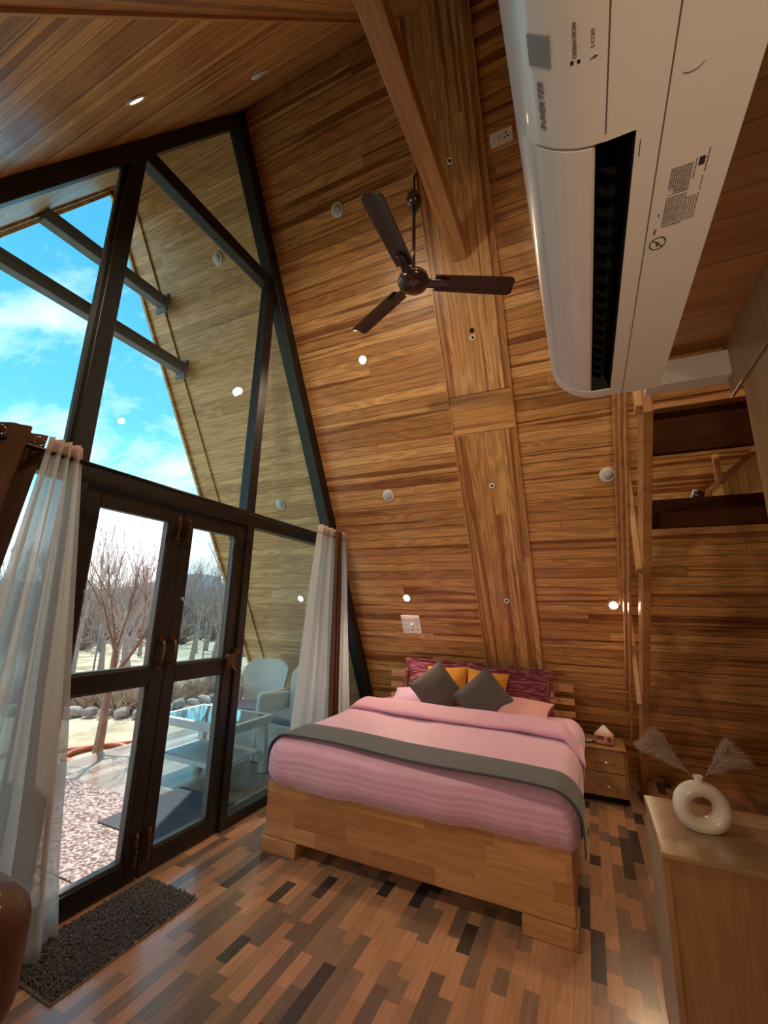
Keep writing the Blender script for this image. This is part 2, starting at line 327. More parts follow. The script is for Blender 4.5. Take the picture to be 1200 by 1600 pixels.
def rbox(sx, sy, sz, r, seg=6, nx=10, ny=10, nzz=4, fn=None):
    """closed rounded box centred at 0 with even grid; fn displaces"""
    bm = bmesh.new(); vs = {}
    def lin(h, n, r_): 
        inner = [-(h-r_)+2*(h-r_)*i/n for i in range(n+1)]
        return [-h+r_-r_*math.tan(math.pi/4*(1-k/seg)) for k in range(seg)] + inner + [h-r_+r_*math.tan(math.pi/4*(k+1)/seg) for k in range(seg)]
    X, Y, Z = lin(sx/2, nx, r), lin(sy/2, ny, r), lin(sz/2, nzz, r)
    def vert(i, j, k):
        if (i, j, k) in vs: return vs[(i, j, k)]
        p = Vector((X[i], Y[j], Z[k]))
        c = Vector((max(-(sx/2-r), min(sx/2-r, p.x)), max(-(sy/2-r), min(sy/2-r, p.y)), max(-(sz/2-r), min(sz/2-r, p.z))))
        d = p-c
        if d.length > 1e-9: p = c+d.normalized()*r
        if fn: p = fn(p)
        vs[(i, j, k)] = bm.verts.new(p); return vs[(i, j, k)]
    NX, NY, NZ = len(X)-1, len(Y)-1, len(Z)-1
    for i in range(NX):
        for j in range(NY):
            bm.faces.new((vert(i, j, 0), vert(i, j+1, 0), vert(i+1, j+1, 0), vert(i+1, j, 0)))
            bm.faces.new((vert(i, j, NZ), vert(i+1, j, NZ), vert(i+1, j+1, NZ), vert(i, j+1, NZ)))
    for i in range(NX):
        for k in range(NZ):
            bm.faces.new((vert(i, 0, k), vert(i+1, 0, k), vert(i+1, 0, k+1), vert(i, 0, k+1)))
            bm.faces.new((vert(i, NY, k), vert(i, NY, k+1), vert(i+1, NY, k+1), vert(i+1, NY, k)))
    for j in range(NY):
        for k in range(NZ):
            bm.faces.new((vert(0, j, k), vert(0, j, k+1), vert(0, j+1, k+1), vert(0, j+1, k)))
            bm.faces.new((vert(NX, j, k), vert(NX, j+1, k), vert(NX, j+1, k+1), vert(NX, j, k+1)))
    bm.verts.index_update(); mb = MB()
    mb.add([v.co.copy() for v in bm.verts], [[v.index for v in f.verts] for f in bm.faces], True); bm.free()
    return mb
def pillow(w, h, t, n=22, pinch=.10, wob=.01, seed=0, flange=0):
    """closed pillow in local XZ plane, thickness along Y"""
    mb = MB()
    def prof(a): return max(0.0, 1-abs(a)**2.4)**.62
    for sgn in (-1, 1):
        def fn(u, v, sgn=sgn):
            a, b = 2*u-1, 2*v-1
            x = a*w/2*(1-pinch*(1-b*b)*abs(a)**3*.9); z = b*h/2*(1-pinch*(1-a*a)*abs(b)**3*.9)
            y = t/2*prof(a)*prof(b) + wob*nz3(a*2.2+seed, b*2.2, sgn+seed)*prof(a)*prof(b)
            return (x, sgn*y, z)
        vs = MB().grid(n, n, fn)
        mb.add(vs.v, vs.f if sgn < 0 else [f[::-1] for f in vs.f], True)
    if flange:
        def fn(u, v):
            ang = u*4; side = int(ang) % 4; q = ang-int(ang); e = 2*q-1
            base = [(e, -1), (1, e), (-e, 1), (-1, -e)][side]
            x = base[0]*w/2; z = base[1]*h/2
            k = 1+flange*v*2/((w+h)/2)
            return (x*k, .003*math.sin(u*90), z*k)
        g = MB().grid(64, 1, fn, closeu=True); mb.add(g.v, g.f, True)
    return mb
def M3(loc=(0, 0, 0), rot=(0, 0, 0), sc_=(1, 1, 1)):
    return Matrix.Translation(loc) @ Euler(rot).to_matrix().to_4x4() @ Matrix.Diagonal((*sc_, 1))

# ------------------------------------------------------------------ shell geometry
KR, CR = 1.7945, 9.2146           # right slope: z = CR - KR*y
KL, CL = 1.70, 2.311              # left slope:  z = CL + KL*y
YA = (CR-CL)/(KR+KL); ZA = CR-KR*YA
aR = math.atan(KR); aL = math.atan(KL)
XF = -2.41                        # room face of the glazed front
XE = -4.12                        # outer edge of the porch roof
XB = 3.2
def zr(y): return CR-KR*y
def zl(y): return CL+KL*y
# local frames: x along the ridge, y down the slope, z inwards
ROT_R = (math.pi-aR if False else -aR, 0, 0)
ROT_L = (math.pi+aL, 0, 0)
LR = (ZA+.35)/math.sin(aR); LL = (ZA+.35)/math.sin(aL)
struct(MB().box(XF, XB, -.12, LR, 0, .12).build('wall_back', PINE, loc=(0, YA, ZA), rot=ROT_R))
struct(MB().box(XF, XB, 0, LL, -.12, 0).build('ceiling', PINE, loc=(0, YA, ZA), rot=ROT_L))
struct(MB().box(XE, XF-.001, -.12, LR, 0, .12).build('wall_porch', PINE_EXT, loc=(0, YA, ZA), rot=ROT_R))
struct(MB().box(XE, XF-.001, 0, LL, -.12, 0).build('ceiling_porch', PINE_EXT, loc=(0, YA, ZA), rot=ROT_L))
yR0 = CR/KR; yL0 = -CL/KL
struct(MB().box(XF, XB, yL0-.1, yR0+.1, -.12, 0).build('floor', FLOOR))
struct(MB().prism([(yL0, 0), (yR0, 0), (YA, ZA)], 0, XB, XB+.1).build('wall_right', wood('pine_end_wall', 'Y', 'Z', seed=.5)))
# band of upright boards on both slopes
def band():
    x0, x1 = -.95, -.43
    # break where the cross boards sit (z 3.31 .. 3.02)
    def sd(z): return (ZA-z)/math.sin(aR)
    BX = wood('pine_cross_boards', 'X', 'Y', w=.078, Ln=3, streak=.5, seed=.77)
    struct(MB().box(x0, x1, .02, sd(3.31)-.006, -.014, .0).build('trim_1', PINE_BAND, loc=(0, YA, ZA), rot=ROT_R, bevel=.003))
    struct(MB().box(x0, x1, sd(3.31), sd(3.03), -.014, .0).build('trim_2', BX, loc=(0, YA, ZA), rot=ROT_R, bevel=.003))
    struct(MB().box(x0, x1, sd(3.03)+.006, sd(.05), -.014, .0).build('trim_3', PINE_BAND, loc=(0, YA, ZA), rot=ROT_R, bevel=.003))
    struct(MB().box(x0, x1, .02, LL-.4, .0, .014).build('trim_4', PINE_BAND, loc=(0, YA, ZA), rot=ROT_L, bevel=.003))
    mb = MB()
    for x in (x0-.012, x1): mb.box(x, x+.012, .02, sd(.05), -.022, 0)
    struct(mb.build('trim_5', PINE_BEAM, loc=(0, YA, ZA), rot=ROT_R))
    mb = MB()
    for x in (x0-.012, x1): mb.box(x, x+.012, .02, LL-.4, 0, .022)
    struct(mb.build('trim_6', PINE_BEAM, loc=(0, YA, ZA), rot=ROT_L))
band()
# porch: boarded edge strip and tie beams
def porch_roof():
    struct(MB().box(-3.89, -3.87, 0, LR, -.02, 0).build('trim_7', PINE_EXT, loc=(0, YA, ZA), rot=ROT_R))
    struct(MB().box(-3.89, -3.87, 0, LL, 0, .02).build('trim_8', PINE_EXT, loc=(0, YA, ZA), rot=ROT_L))
    struct(MB().box(XE-.03, XE, 0, LR, -.03, .15).build('trim_9', PINE_EXT, loc=(0, YA, ZA), rot=ROT_R))
    struct(MB().box(XE-.03, XE, 0, LL, -.15, .03).build('trim_10', PINE_EXT, loc=(0, YA, ZA), rot=ROT_L))
    PB = wood('weathered_tie_beam', 'Y', 'Z', w=.6, Ln=9, streak=.2, groove=.001, tones=[(0, (.13, .14, .17)), (1, (.19, .20, .24))], heart=(.08, .08, .10), rough=.7)
    for z, w_, lab in ((4.62, 'upper', 'upper weathered tie beam spanning the porch gable outside'), (4.03, 'lower', 'lower weathered tie beam spanning the porch gable outside')):
        y0 = (z-CL)/KL+.02; y1 = (CR-z)/KR-.06
        o = empty('tie_beam', (-3.83, (y0+y1)/2, z)); tag(o, lab, 'beam', 'tie beams across the porch gable')
        MB().box(-.05, .05, y0-(y0+y1)/2, y1-(y0+y1)/2, -.06, .06).build('timber', PB, o, bevel=.006)
        MB().box(-.075, .075, y1-(y0+y1)/2-.005, y1-(y0+y1)/2+.02, -.12, .09).build('end_plate', PB, o, bevel=.004)
porch_roof()

# ------------------------------------------------------------------ glazed front
def facade():
    d0, d1 = XF-.06, XF+.03                       # frame depth
    w = .105                                      # rafter frame width
    # rafter frames
    def rafter(k, c, sgn, w_):
        # k slope magnitude, inner offset
        cs = w_/math.cos(math.atan(k))
        ya = YA
        if sgn > 0: pts = [(YA, ZA-.002), (yR0-.35 if False else (CR-.0)/KR, 0), ((CR-cs)/KR, 0), ((CR-cs-CL)/(KR+KL), (CR-cs)-KR*((CR-cs-CL)/(KR+KL)))]
        else: pts = [(YA, ZA-.002), (-CL/KL, 0), ((-CL+cs)/KL, 0), ((CR+cs-CL)/(KR+KL), CL-cs+KL*((CR+cs-CL)/(KR+KL)))]
        return MB().prism(pts, 0, d0, XF+.055)
    struct(rafter(KR, CR, 1, .125).build('trim_11', FRAME2, recalc=True, bevel=.004))
    struct(rafter(KL, CL, -1, .085).build('trim_12', FRAME2, recalc=True, bevel=.004))
    struct(MB().box(XF+.03, XF+.075, 0, .03, 0, .01).build('trim_13', FRAME2)) if False else None
    ga = w/math.cos(aR)
    def yr(z, off=.0): return (CR-z)/KR-off
    def yl(z, off=.0): return (z-CL)/KL+off
    # window 1: everything fixed above the transom; window 2: right side light; window 3: left side light
    w1 = struct(empty('window_1', (XF, YA, 2.2)))
    def part(name, mb, m, par, **k):
        o = mb.build(name, m, par, **k); o.matrix_parent_inverse = Matrix.Translation(par.location).inverted(); return o
    part('transom', MB().box(d0, d1, yl(2.13)-.0, yr(2.13)-.02, 2.13, 2.235), FRAME, w1, bevel=.005)
    part('cross_bar', MB().box(d0, d1, yl(4.45)+.02, yr(4.45)-.02, 4.325, 4.435), FRAME2, w1, bevel=.005)
    part('mullion', MB().box(d0, d1, 1.205, 1.30, 2.23, 4.34), FRAME2, w1, bevel=.005)
    part('mullion', MB().box(d0, d1, 2.505, 2.60, 2.23, 4.34), FRAME2, w1, bevel=.005)
    gx0, gx1 = XF-.018, XF-.012
    part('glass_pane', MB().prism([(yl(4.44), 4.435), (yr(4.44), 4.435), (YA, ZA-.02)], 0, gx0, gx1), GL_T, w1)
    part('glass_pane', MB().box(gx0, gx1, 1.29, 2.51, 2.23, 4.33), GL_T, w1)
    part('glass_pane', MB().prism([(yl(2.235), 2.235), (1.21, 2.235), (1.21, zl(1.21)-.02)], 0, gx0, gx1), GL_T, w1)
    part('glass_pane', MB().prism([(2.595, 2.235), (yr(2.235), 2.235), (2.595, zr(2.595)-.02)], 0, gx0, gx1), GL_T, w1)
    # glazing beads seen as thin grey lines
    part('glazing_bead', MB().box(XF-.04, XF-.012, 1.188, 1.206, 2.235, 4.33), BEAD, w1)
    # door posts and side lights
    w2 = struct(empty('window_2', (XF, 3.4, 0)))
    part('post', MB().box(d0, d1, 2.545, 2.612, 0, 2.13), FRAME, w2, bevel=.004)
    part('sill', MB().box(d0, d1, 2.61, yr(0)-.02, 0, .075), FRAME, w2, bevel=.004)
    part('glass_pane', MB().prism([(2.61, .07), (yr(.07)-.01, .07), (yr(2.13)-.01, 2.13), (2.61, 2.13)], 0, gx0, gx1), GL_T, w2)
    w3 = struct(empty('window_3', (XF, .2, 0)))
    part('post', MB().box(d0, d1, 1.235, 1.318, 0, 2.13), FRAME, w3, bevel=.004)
    part('sill', MB().box(d0, d1, yl(0)+.02, 1.24, 0, .075), FRAME, w3, bevel=.004)
    part('glass_pane', MB().prism([(yl(.07)+.01, .07), (1.24, .07), (1.24, 2.13), (yl(2.13)+.01, 2.13)][::-1], 0, gx0, gx1), GL_T, w3)
    # door leaves
    def leaf(name, y0, y1, g0, g1, gm):
        o = struct(empty(name, (XF, (y0+y1)/2, 0)))
        a, b = XF-.05, XF+.012
        part('stile', MB().box(a, b, y0, g0, .004, 2.125), FRAME, o, bevel=.006)
        part('stile', MB().box(a, b, g1, y1, .004, 2.125), FRAME, o, bevel=.006)
        part('bottom_rail', MB().box(a, b, g0-.001, g1+.001, .004, .115), FRAME, o, bevel=.005)
        part('middle_rail', MB().box(a, b, g0-.001, g1+.001, 1.04, 1.135), FRAME, o, bevel=.005)
        part('top_rail', MB().box(a, b, g0-.001, g1+.001, 2.04, 2.125), FRAME, o, bevel=.005)
        for z0, z1 in ((.115, 1.04), (1.135, 2.04)):
            part('glass_pane', MB().box(XF-.027, XF-.021, g0, g1, z0, z1), gm, o)
            fb = MB()
            for yy in (g0, g1-.012): fb.box(XF-.045, XF-.005, yy, yy+.012, z0, z1)
            for zz in (z0, z1-.012): fb.box(XF-.045, XF-.005, g0+.012, g1-.012, zz, zz+.012)
            part('glazing_bead', fb, BEAD, o)
        return o
    d1_ = leaf('door_1', 1.322, 1.952, 1.405, 1.862, GL_C)
    d2_ = leaf('door_2', 1.956, 2.542, 2.042, 2.452, GL_T)
    def hw(par, y, z, kind, lab=None):
        x = XF+.012
        if kind == 'bolt':
            mb = MB().box(x, x+.006, y-.016, y+.016, z-.09, z+.09); mb.tube([(x+.012, y, z-.085), (x+.012, y, z+.085)], .006)
            mb.tube([(x+.012, y, z), (x+.035, y, z)], .005)
            for q in (-.06, 0.03, .06): mb.box(x, x+.02, y-.012, y+.012, z+q-.008, z+q+.008)
            part('tower_bolt', mb, BRONZE, par)
        if kind == 'handle':
            mb = MB().tube([(x, y, z+.07), (x+.03, y, z+.062), (x+.042, y, z+.03), (x+.042, y, z-.03), (x+.03, y, z-.062), (x, y, z-.07)], [.009, .008, .009, .009, .008, .009])
            mb.box(x, x+.005, y-.013, y+.013, z+.055, z+.1); mb.box(x, x+.005, y-.013, y+.013, z-.1, z-.055)
            part('door_handle', mb, BRONZE, par)
    hw(d1_, 1.915, 1.985, 'bolt'); hw(d1_, 1.915, .16, 'bolt'); hw(d2_, 1.995, 1.985, 'bolt'); hw(d2_, 1.995, .16, 'bolt')
    hw(d1_, 1.905, 1.22, 'handle'); hw(d2_, 1.985, 1.22, 'handle')
    x = XF+.012
    mb = MB().box(x, x+.03, 2.455, 2.535, 1.07, 1.17); mb.box(x, x+.035, 2.52, 2.56, 1.165, 1.20); mb.tube([(x+.03, 2.50, 1.10), (x+.045, 2.50, 1.07), (x+.05, 2.52, 1.05)], .007)
    part('door_lock', mb, BRONZE, d2_, bevel=.003)
facade()

# ------------------------------------------------------------------ ceiling tie beam and fan
def beam_fan():
    z0, z1 = 4.2, 4.34
    y0 = (z0-CL)/KL; y1 = (CR-z1)/KR
    o = MB().prism([((z0-CL)/KL-1.97+.005, 0), ((CR-z0)/KR-1.97-.012, 0), ((CR-z1)/KR-1.97-.012, z1-z0), ((z1-CL)/KL-1.97+.005, z1-z0)], 0, -.06, .06).build('collar_beam', PINE_BEAM, loc=(-.70, 1.97, z0), bevel=.004)
    tag(o, 'long pale pine beam crossing overhead beside the ceiling fan', 'beam')
    f = empty('ceiling_fan', (-.80, 2.03, 3.43)); tag(f, 'three-bladed dark brown ceiling fan hanging from the pine beam', 'ceiling fan')
    MB().tube([(0, 0, .06), (0, 0, .62)], .011, 12).build('downrod', FANB, f)
    mb = MB().tube([(0, 0, .62), (0, 0, .80)], .007, 8)
    mb.tube([(.004, 0, .78), (.0, 0, .80), (.02, 0, .815), (.045, 0, .80)], .006, 8)
    mb.tube([(.012, 0, .5), (.03, .01, .60), (.02, 0, .74)], .003, 6)
    mb.build('hanger_rod', BLACKM, f)
    MB().lathe([(.012, .555), (.034, .56), (.047, .585), (.05, .61), (.045, .64), (.03, .655), (.012, .66)], 28).build('canopy', FANB, f)
    MB().lathe([(.0, -.038), (.055, -.036), (.085, -.024), (.092, -.008), (.094, .012), (.088, .032), (.062, .046), (.03, .054), (.018, .09), (.0, .09)], 40).build('motor', FANB, f)
    MB().lathe([(.088, .005), (.0965, .007), (.0965, .013), (.088, .015)], 40).build('motor_band', pb('band', (.35, .25, .2), .3, .8), f)
    for ang in (26.6, 26.6+120+5, -90+1):
        M = Matrix.Rotation(R(ang), 4, 'Z') @ Matrix.Rotation(R(-11), 4, 'X')
        b = []
        def fn(u, v):
            x = .13+u*.475; wd = .055+.008*u
            if u > .93: wd *= math.sqrt(max(.0, 1-((u-.93)/.07)**2*.55))
            return (x, (2*v-1)*wd, .010-.010*(2*v-1)**2)
        MB().grid(24, 8, fn, M=M).build('blade', FANBL, f, solid=.004)
        mb = MB(); mb.grid(8, 3, lambda u, v: (.075+u*.145, (2*v-1)*(.030-.004*u if u < .8 else .024), -.006), M=M)
        mb.build('blade_bracket', FANB, f, solid=.010, bevel=.003)
beam_fan()

# ------------------------------------------------------------------ downlights, caps, grommets
PLR = lambda x, z, off: Vector((x, (CR-z)/KR, z)) - Vector((0, math.sin(aR), math.cos(aR)))*off
PLL = lambda x, z, off: Vector((x, (z-CL)/KL, z)) + Vector((0, math.sin(aL), -math.cos(aL)))*off
def rot_in(side):     # local +z points into the room
    n = Vector((0, -math.sin(aR), -math.cos(aR))) if side == 'R' else Vector((0, math.sin(aL), -math.cos(aL)))
    return n.to_track_quat('Z', 'Y').to_euler()
def downlight(x, z, side, lab, on=True, power=26, grp='round downlights on the boarded slopes', vis=True):
    p = (PLR if side == 'R' else PLL)(x, z, .0)
    o = empty('downlight' if on else 'round_ceiling_cap', p, rot_in(side))
    tag(o, lab, 'light' if on else 'cap', grp if on else 'unlit round white fittings on the slopes')
    if on:
        MB().lathe([(.030, 0), (.046, .0), (.046, .006), (.036, .010), (.030, .004)], 28).build('trim_ring', LAMPCAP, o)
        MB().lathe([(.0, .002), (.033, .002), (.031, .007), (.0, .008)], 24).build('lens', LAMP, o)
        l = bpy.data.lights.new('lamp', 'SPOT'); l.energy = power; l.color = (1, .74, .48); l.spot_size = R(140); l.spot_blend = 1; l.shadow_soft_size = .035
        q = bpy.data.objects.new('lamp', l); COL.objects.link(q); q.parent = o; q.location = (0, 0, .03)
        wd = Vector((0, -.45, -.89)) if side == 'R' else Vector((0, .85, -.53)) if z > 2 else Vector((0, .95, -.3))
        q.rotation_euler = (o.rotation_euler.to_matrix().inverted() @ (-wd).to_track_quat('Z', 'Y').to_matrix()).to_euler()
    else:
        MB().lathe([(.0, 0), (.060, 0), (.060, .006), (.052, .011), (.0, .011)], 30).build('rim', WHITEM, o)
        MB().lathe([(.0, .008), (.040, .008), (.039, .013), (.0, .0135)], 30).build('face', pb('cap_face', (.52, .50, .49), .6), o)
    return o
RW = [(-1.69, 3.735, 1, 'glowing round downlight on the bed slope, left of the fan tip', 0),
      (-1.70, 1.64, 1, 'glowing round downlight above the white switch plate', 0),
      (.212, 1.597, 1, 'glowing round downlight above the nightstand by the stair rail', 0),
      (-1.665, 4.80, 0, 'round white cap high on the slope beside the upper fan blade', 0),
      (-1.69, 2.61, 0, 'round white cap between the two lit downlights above the bed', 0),
      (.23, 2.605, 0, 'round white cap at the edge of the stair railing', 0),
      (-3.02, 4.82, 0, 'highest round white cap on the porch slope behind glass', 0),
      (-3.22, 3.73, 1, 'glowing downlight on the porch slope behind the tall glass', 0),
      (-3.0, 2.63, 0, 'round white cap on the porch slope above the side window transom', 0),
      (-3.05, 1.62, 1, 'porch slope downlight glimmering through the right sheer curtain', 0)]
for x, z, on, lab, _ in RW: downlight(x, z, 'R', lab, bool(on), power=(14 if x > 0 else 26) if x > -2.4 else 10)
downlight(-1.63, 3.66, 'L', 'glowing downlight on the dark left slope above the glazing', power=62)
downlight(-1.57, 4.68, 'L', 'faint unlit round cap high on the left slope near the ridge', False)
# fitting behind the air conditioner, plus unseen left-slope lamps added to light the room
for x, z, s, l_ in ((.21, 3.73, 'R', 'glowing downlight on the bed slope hidden behind the air conditioner'), (.21, 3.66, 'L', 'added unseen downlight on the left slope above the air conditioner'), (-1.63, 1.62, 'L', 'added unseen downlight low on the left slope above the leather armchair'), (.21, 1.62, 'L', 'added unseen downlight low on the left slope facing the bed')):
    downlight(x, z, s, l_, power=20 if z < 2 else (30 if s == 'L' else 22))
def grommets():
    for i, (z, lab) in enumerate(((4.80, 'topmost small white ring on the upright board band'), (3.70, 'small white ring with dark hole above it, below the fan'), (2.61, 'small white ring midway down the lower board band'), (1.63, 'lowest small white ring on the board band above the pillows'))):
        o = empty('cable_grommet', PLR(-.68, z, .014), rot_in('R')); tag(o, lab, 'grommet', 'white ring grommets down the board band')
        MB().lathe([(.012, 0), (.024, 0), (.024, .006), (.018, .010), (.012, .008), (.011, .001)], 20).build('ring', WHITEP, o)
        MB().lathe([(0, 0), (.012, 0), (.012, .004), (0, .005)], 16).build('core', BLACK, o)
        if i == 1:
            MB().lathe([(0, 0), (.020, 0), (.020, .003), (0, .003)], 16, M=M3((0, .0, 0))).build('cable_hole', BLACK, o, loc=(0, .055, 0))
grommets()
def plates():
    o = empty('switch_plate', PLR(-1.703, 1.372, 0), rot_in('R')); tag(o, 'large square white switch and socket plate above the headboard', 'switch plate')
    MB().box(-.105, .105, -.105, .105, 0, .010).build('cover_plate', WHITEP, o, bevel=.004)
    for j in range(3):
        for i in range(6 if j == 0 else 2):
            x = -.075+i*.030 if j == 0 else -.072+i*.030
            z = .06-j*.06
            MB().box(x-.012, x+.012, z-.02, z+.02, .009, .014).build('rocker_switch', WHITEM, o, bevel=.002)
    MB().lathe([(0, 0), (.018, 0), (.014, .014), (0, .016)], 16).build('dimmer_knob', WHITEM, o, loc=(.01, 0, .009))
    for z, x in ((0, .065), (-.06, .065)):
        mb = MB()
        for px, py, r_ in ((0, .012, .005), (-.010, -.006, .004), (.010, -.006, .004)): mb.lathe([(0, 0), (r_, 0), (r_, .002), (0, .002)], 10, M=M3((px, py, 0)))
        mb.build('socket_holes', BLACK, o, loc=(x, z, .0095))
    MB().box(-.008, .008, -.006, .006, 0, .003).build('port', BLACK, o, loc=(.005, -.065, .0095))
    o = empty('wall_socket', PLR(-.305, 4.812, 0), rot_in('R')); tag(o, 'white rectangular wall socket beside the board band, near the air conditioner', 'socket')
    MB().box(-.08, .08, -.045, .045, 0, .010).build('cover_plate', WHITEP, o, bevel=.004)
    MB().box(-.05, -.015, -.02, .02, .009, .014).build('rocker_switch', WHITEM, o, bevel=.002)
    mb = MB()
    for px, py, r_ in ((0, .014, .006), (-.012, -.008, .005), (.012, -.008, .005)): mb.lathe([(0, 0), (r_, 0), (r_, .002), (0, .002)], 10, M=M3((px, py, 0)))
    mb.build('socket_holes', BLACK, o, loc=(.035, 0, .0095))
plates()
# local frame check: for rot_in('R'), local y axis should point up the slope

# ------------------------------------------------------------------ air conditioner
def text_mesh(s, size, m, name, parent, M, shear=0, extrude=.0002):
    c = bpy.data.curves.new(name, 'FONT'); c.body = s; c.size = size; c.shear = shear; c.extrude = extrude; c.align_x = 'CENTER'; c.align_y = 'CENTER'; c.resolution_u = 3
    t = bpy.data.objects.new('t', c); COL.objects.link(t); bpy.context.view_layer.update()
    me = bpy.data.meshes.new_from_object(t.evaluated_get(bpy.context.evaluated_depsgraph_get()))
    bpy.data.objects.remove(t); me.name = name; me.materials.clear(); me.materials.append(m)
    me.transform(M); o = bpy.data.objects.new(name, me); COL.objects.link(o); o.parent = parent; return o
def aircon():
    o = empty('air_conditioner', (.194, .66, 2.03)); tag(o, 'white wall-mounted split air conditioner with black louvre slot, overhead right', 'air conditioner')
    front = [(-.018, 2.072), (-.029, 2.092), (-.0355, 2.115), (-.038, 2.145), (-.0375, 2.19), (-.034, 2.24), (-.022, 2.29), (.0, 2.318), (.03, 2.326)]
    low = [(.06, 2.03), (.045, 2.032), (.03, 2.036), (.016, 2.043), (.004, 2.0505), (-.008, 2.0615)]
    rear = [(.194, 2.326), (.194, 2.03), (.116, 2.03), (.090, 2.03)]
    full = rear + low + front
    notch = rear + [(.090, 2.10), (.047, 2.10), (.047, 2.040), (.03, 2.044), (.016, 2.051), (.006, 2.057), (-.006, 2.068)] + [(-.0165, 2.0795)] + front[1:]
    P = lambda l: [(z-2.03, x-.194) for x, z in l]     # prism along y wants (z, x)
    def sec(pts, y0, y1): return MB().prism(P(pts), 1, y0-.66, y1-.66)
    b = sec(full, .20, .445); n_ = sec(notch, .445, 1.062); b.add(n_.v, n_.f)
    e = sec(full, 1.062, 1.092); b.add(e.v, e.f)
    # rounded far end
    cx, cz = .08, 2.18; prev = P(full); ys = [1.092, 1.098, 1.103, 1.106]; ks = [1, .985, .955, .90]
    for i in range(3):
        a = [((z-cz)*ks[i]+cz-2.03, (x-cx)*ks[i]+cx-.194) for x, z in full]; c = [((z-cz)*ks[i+1]+cz-2.03, (x-cx)*ks[i+1]+cx-.194) for x, z in full]
        n = len(full); vs = [(q[1], ys[i]-.66, q[0]) for q in a]+[(q[1], ys[i+1]-.66, q[0]) for q in c]
        b.add(vs, [(k, (k+1) % n, (k+1) % n+n, k+n) for k in range(n)]+([tuple(range(n, 2*n))] if i == 2 else []), True)
    body = b.build('casing', WHITEP, o, recalc=False)
    body.data.polygons.foreach_set('use_smooth', [False]*len(body.data.polygons))
    bm = bmesh.new(); bm.from_mesh(body.data); bmesh.ops.remove_doubles(bm, verts=bm.verts, dist=1e-5); bmesh.ops.recalc_face_normals(bm, faces=bm.faces)
    for fc in bm.faces: fc.smooth = True
    for ed in bm.edges:
        if len(ed.link_faces) != 2 or ed.calc_face_angle(0) > R(32): ed.smooth = False
    bm.to_mesh(body.data); bm.free()
    # slot lining, vanes
    def bx(x0, x1, y0, y1, z0, z1): return MB().box(x0-.194, x1-.194, y0-.66, y1-.66, z0-2.03, z1-2.03)
    mb = bx(.0475, .0895, .4465, 1.0605, 2.092, 2.0995)
    for a, b_ in (((.0885, .0895), (2.031, 2.092)), ((.0475, .0485), (2.041, 2.092))): 
        q = bx(a[0], a[1], .4465, 1.0605, b_[0], b_[1]); mb.add(q.v, q.f)
    for yy in (.446, 1.059):
        q = bx(.0485, .0885, yy, yy+.0015, 2.033, 2.092); mb.add(q.v, q.f)
    mb.build('slot_lining', BLACK, o)
    for i in range(17):
        y = .475+i*.034
        mb = MB().box(-.012, .012, -.0008, .0008, -.014, .014, M=M3((.068-.194, y-.66, 2.068-2.03), (0, R(20), R(25))))
        mb.build('vane', VANE, o)
    # flap
    fl = [(.045, 2.0325), (.03, 2.0365), (.016, 2.0435), (.004, 2.051), (-.008, 2.062), (-.016, 2.0705)]
    inn = [(x+.004, z+.004) for x, z in fl[::-1]]
    f = MB().prism(P(fl+inn), 1, .450-.66, 1.057-.66).build('flap', WHITEP, o, recalc=True)
    # bottom seams
    sm = bx(.1155, .1168, .20, 1.10, 2.0292, 2.0302); sm.build('seam_line', SEAM, o)
    sm = bx(.0585, .0597, .20, .436, 2.0292, 2.0304); sm.build('seam_line', SEAM, o)
    sm = bx(.0948, .0955, .458, .478, 2.0290, 2.0302); sm.build('seam_line', INKD, o)
    # writing on the curved lower front: local frame  X=reading direction (-y), Z outwards
    def surf(x, y, z, nx, nz, rx=(0, -1, 0), lift=.0006):
        n = Vector((nx, 0, nz)).normalized(); X = Vector(rx); Y = n.cross(X)
        p = Vector((x-.194, y-.66, z-2.03))+n*lift
        return Matrix(((X.x, Y.x, n.x, p.x), (X.y, Y.y, n.y, p.y), (X.z, Y.z, n.z, p.z), (0, 0, 0, 1)))
    text_mesh('INVERTER', .0115, INK, 'lettering', o, surf(-.003, .399, 2.0568, -.69, -.72), .25)
    text_mesh('OPERATION', .0052, INK, 'lettering', o, surf(.030, .338, 2.036, -.37, -.93))
    text_mesh('E-COM', .0048, INK, 'lettering', o, surf(.0455, .3405, 2.0322, -.13, -.99)) 
    M = surf(-.002, .345, 2.0562, -.66, -.74, lift=.0003)
    MB().box(-.014, .014, -.0135, .0135, -.001, .0008, M=M).build('display_window', DISP, o, bevel=.0006)
    for x, z in ((.027, 2.0372), (.033, 2.0352)):
        MB().box(-.0014, .0014, -.0014, .0014, 0, .0006, M=surf(x, .3565, z, -.3, -.95, lift=.0)).build('indicator', BLACK, o)
    mb = MB(); mb.lathe([(0, 0), (1, 0), (.8, .6), (0, .8)], 18, M=surf(.046, .357, 2.0324, -.2, -.98, lift=-.0002) @ M3((0, 0, 0), (0, 0, .35), (.0020, .0050, .0012)))
    mb.build('emblem', METAL, o)
    # information label printed on the underside
    mb = MB()
    def ln(x, y0, y1, w_=.0006): mb.box(x-w_/2-.194, x+w_/2-.194, y0-.66, y1-.66, -.0004, 0)
    def lx(y, x0, x1, w_=.0006): mb.box(x0-.194, x1-.194, y-w_/2-.66, y+w_/2-.66, -.0004, 0)
    rr = random.Random(4)
    def textrow(x, y0, y1, h=.0016):
        y = y0
        while y < y1:
            l = rr.uniform(.001, .004)
            ln(x, y, min(y+l, y1), h); y += l+rr.uniform(.0006, .0014)
    for k in range(11): textrow(.1335+k*.0021, .512, .549 if k > 2 else .54, .0013)
    for k in range(11): textrow(.1335+k*.0021, .553, .60, .0011)
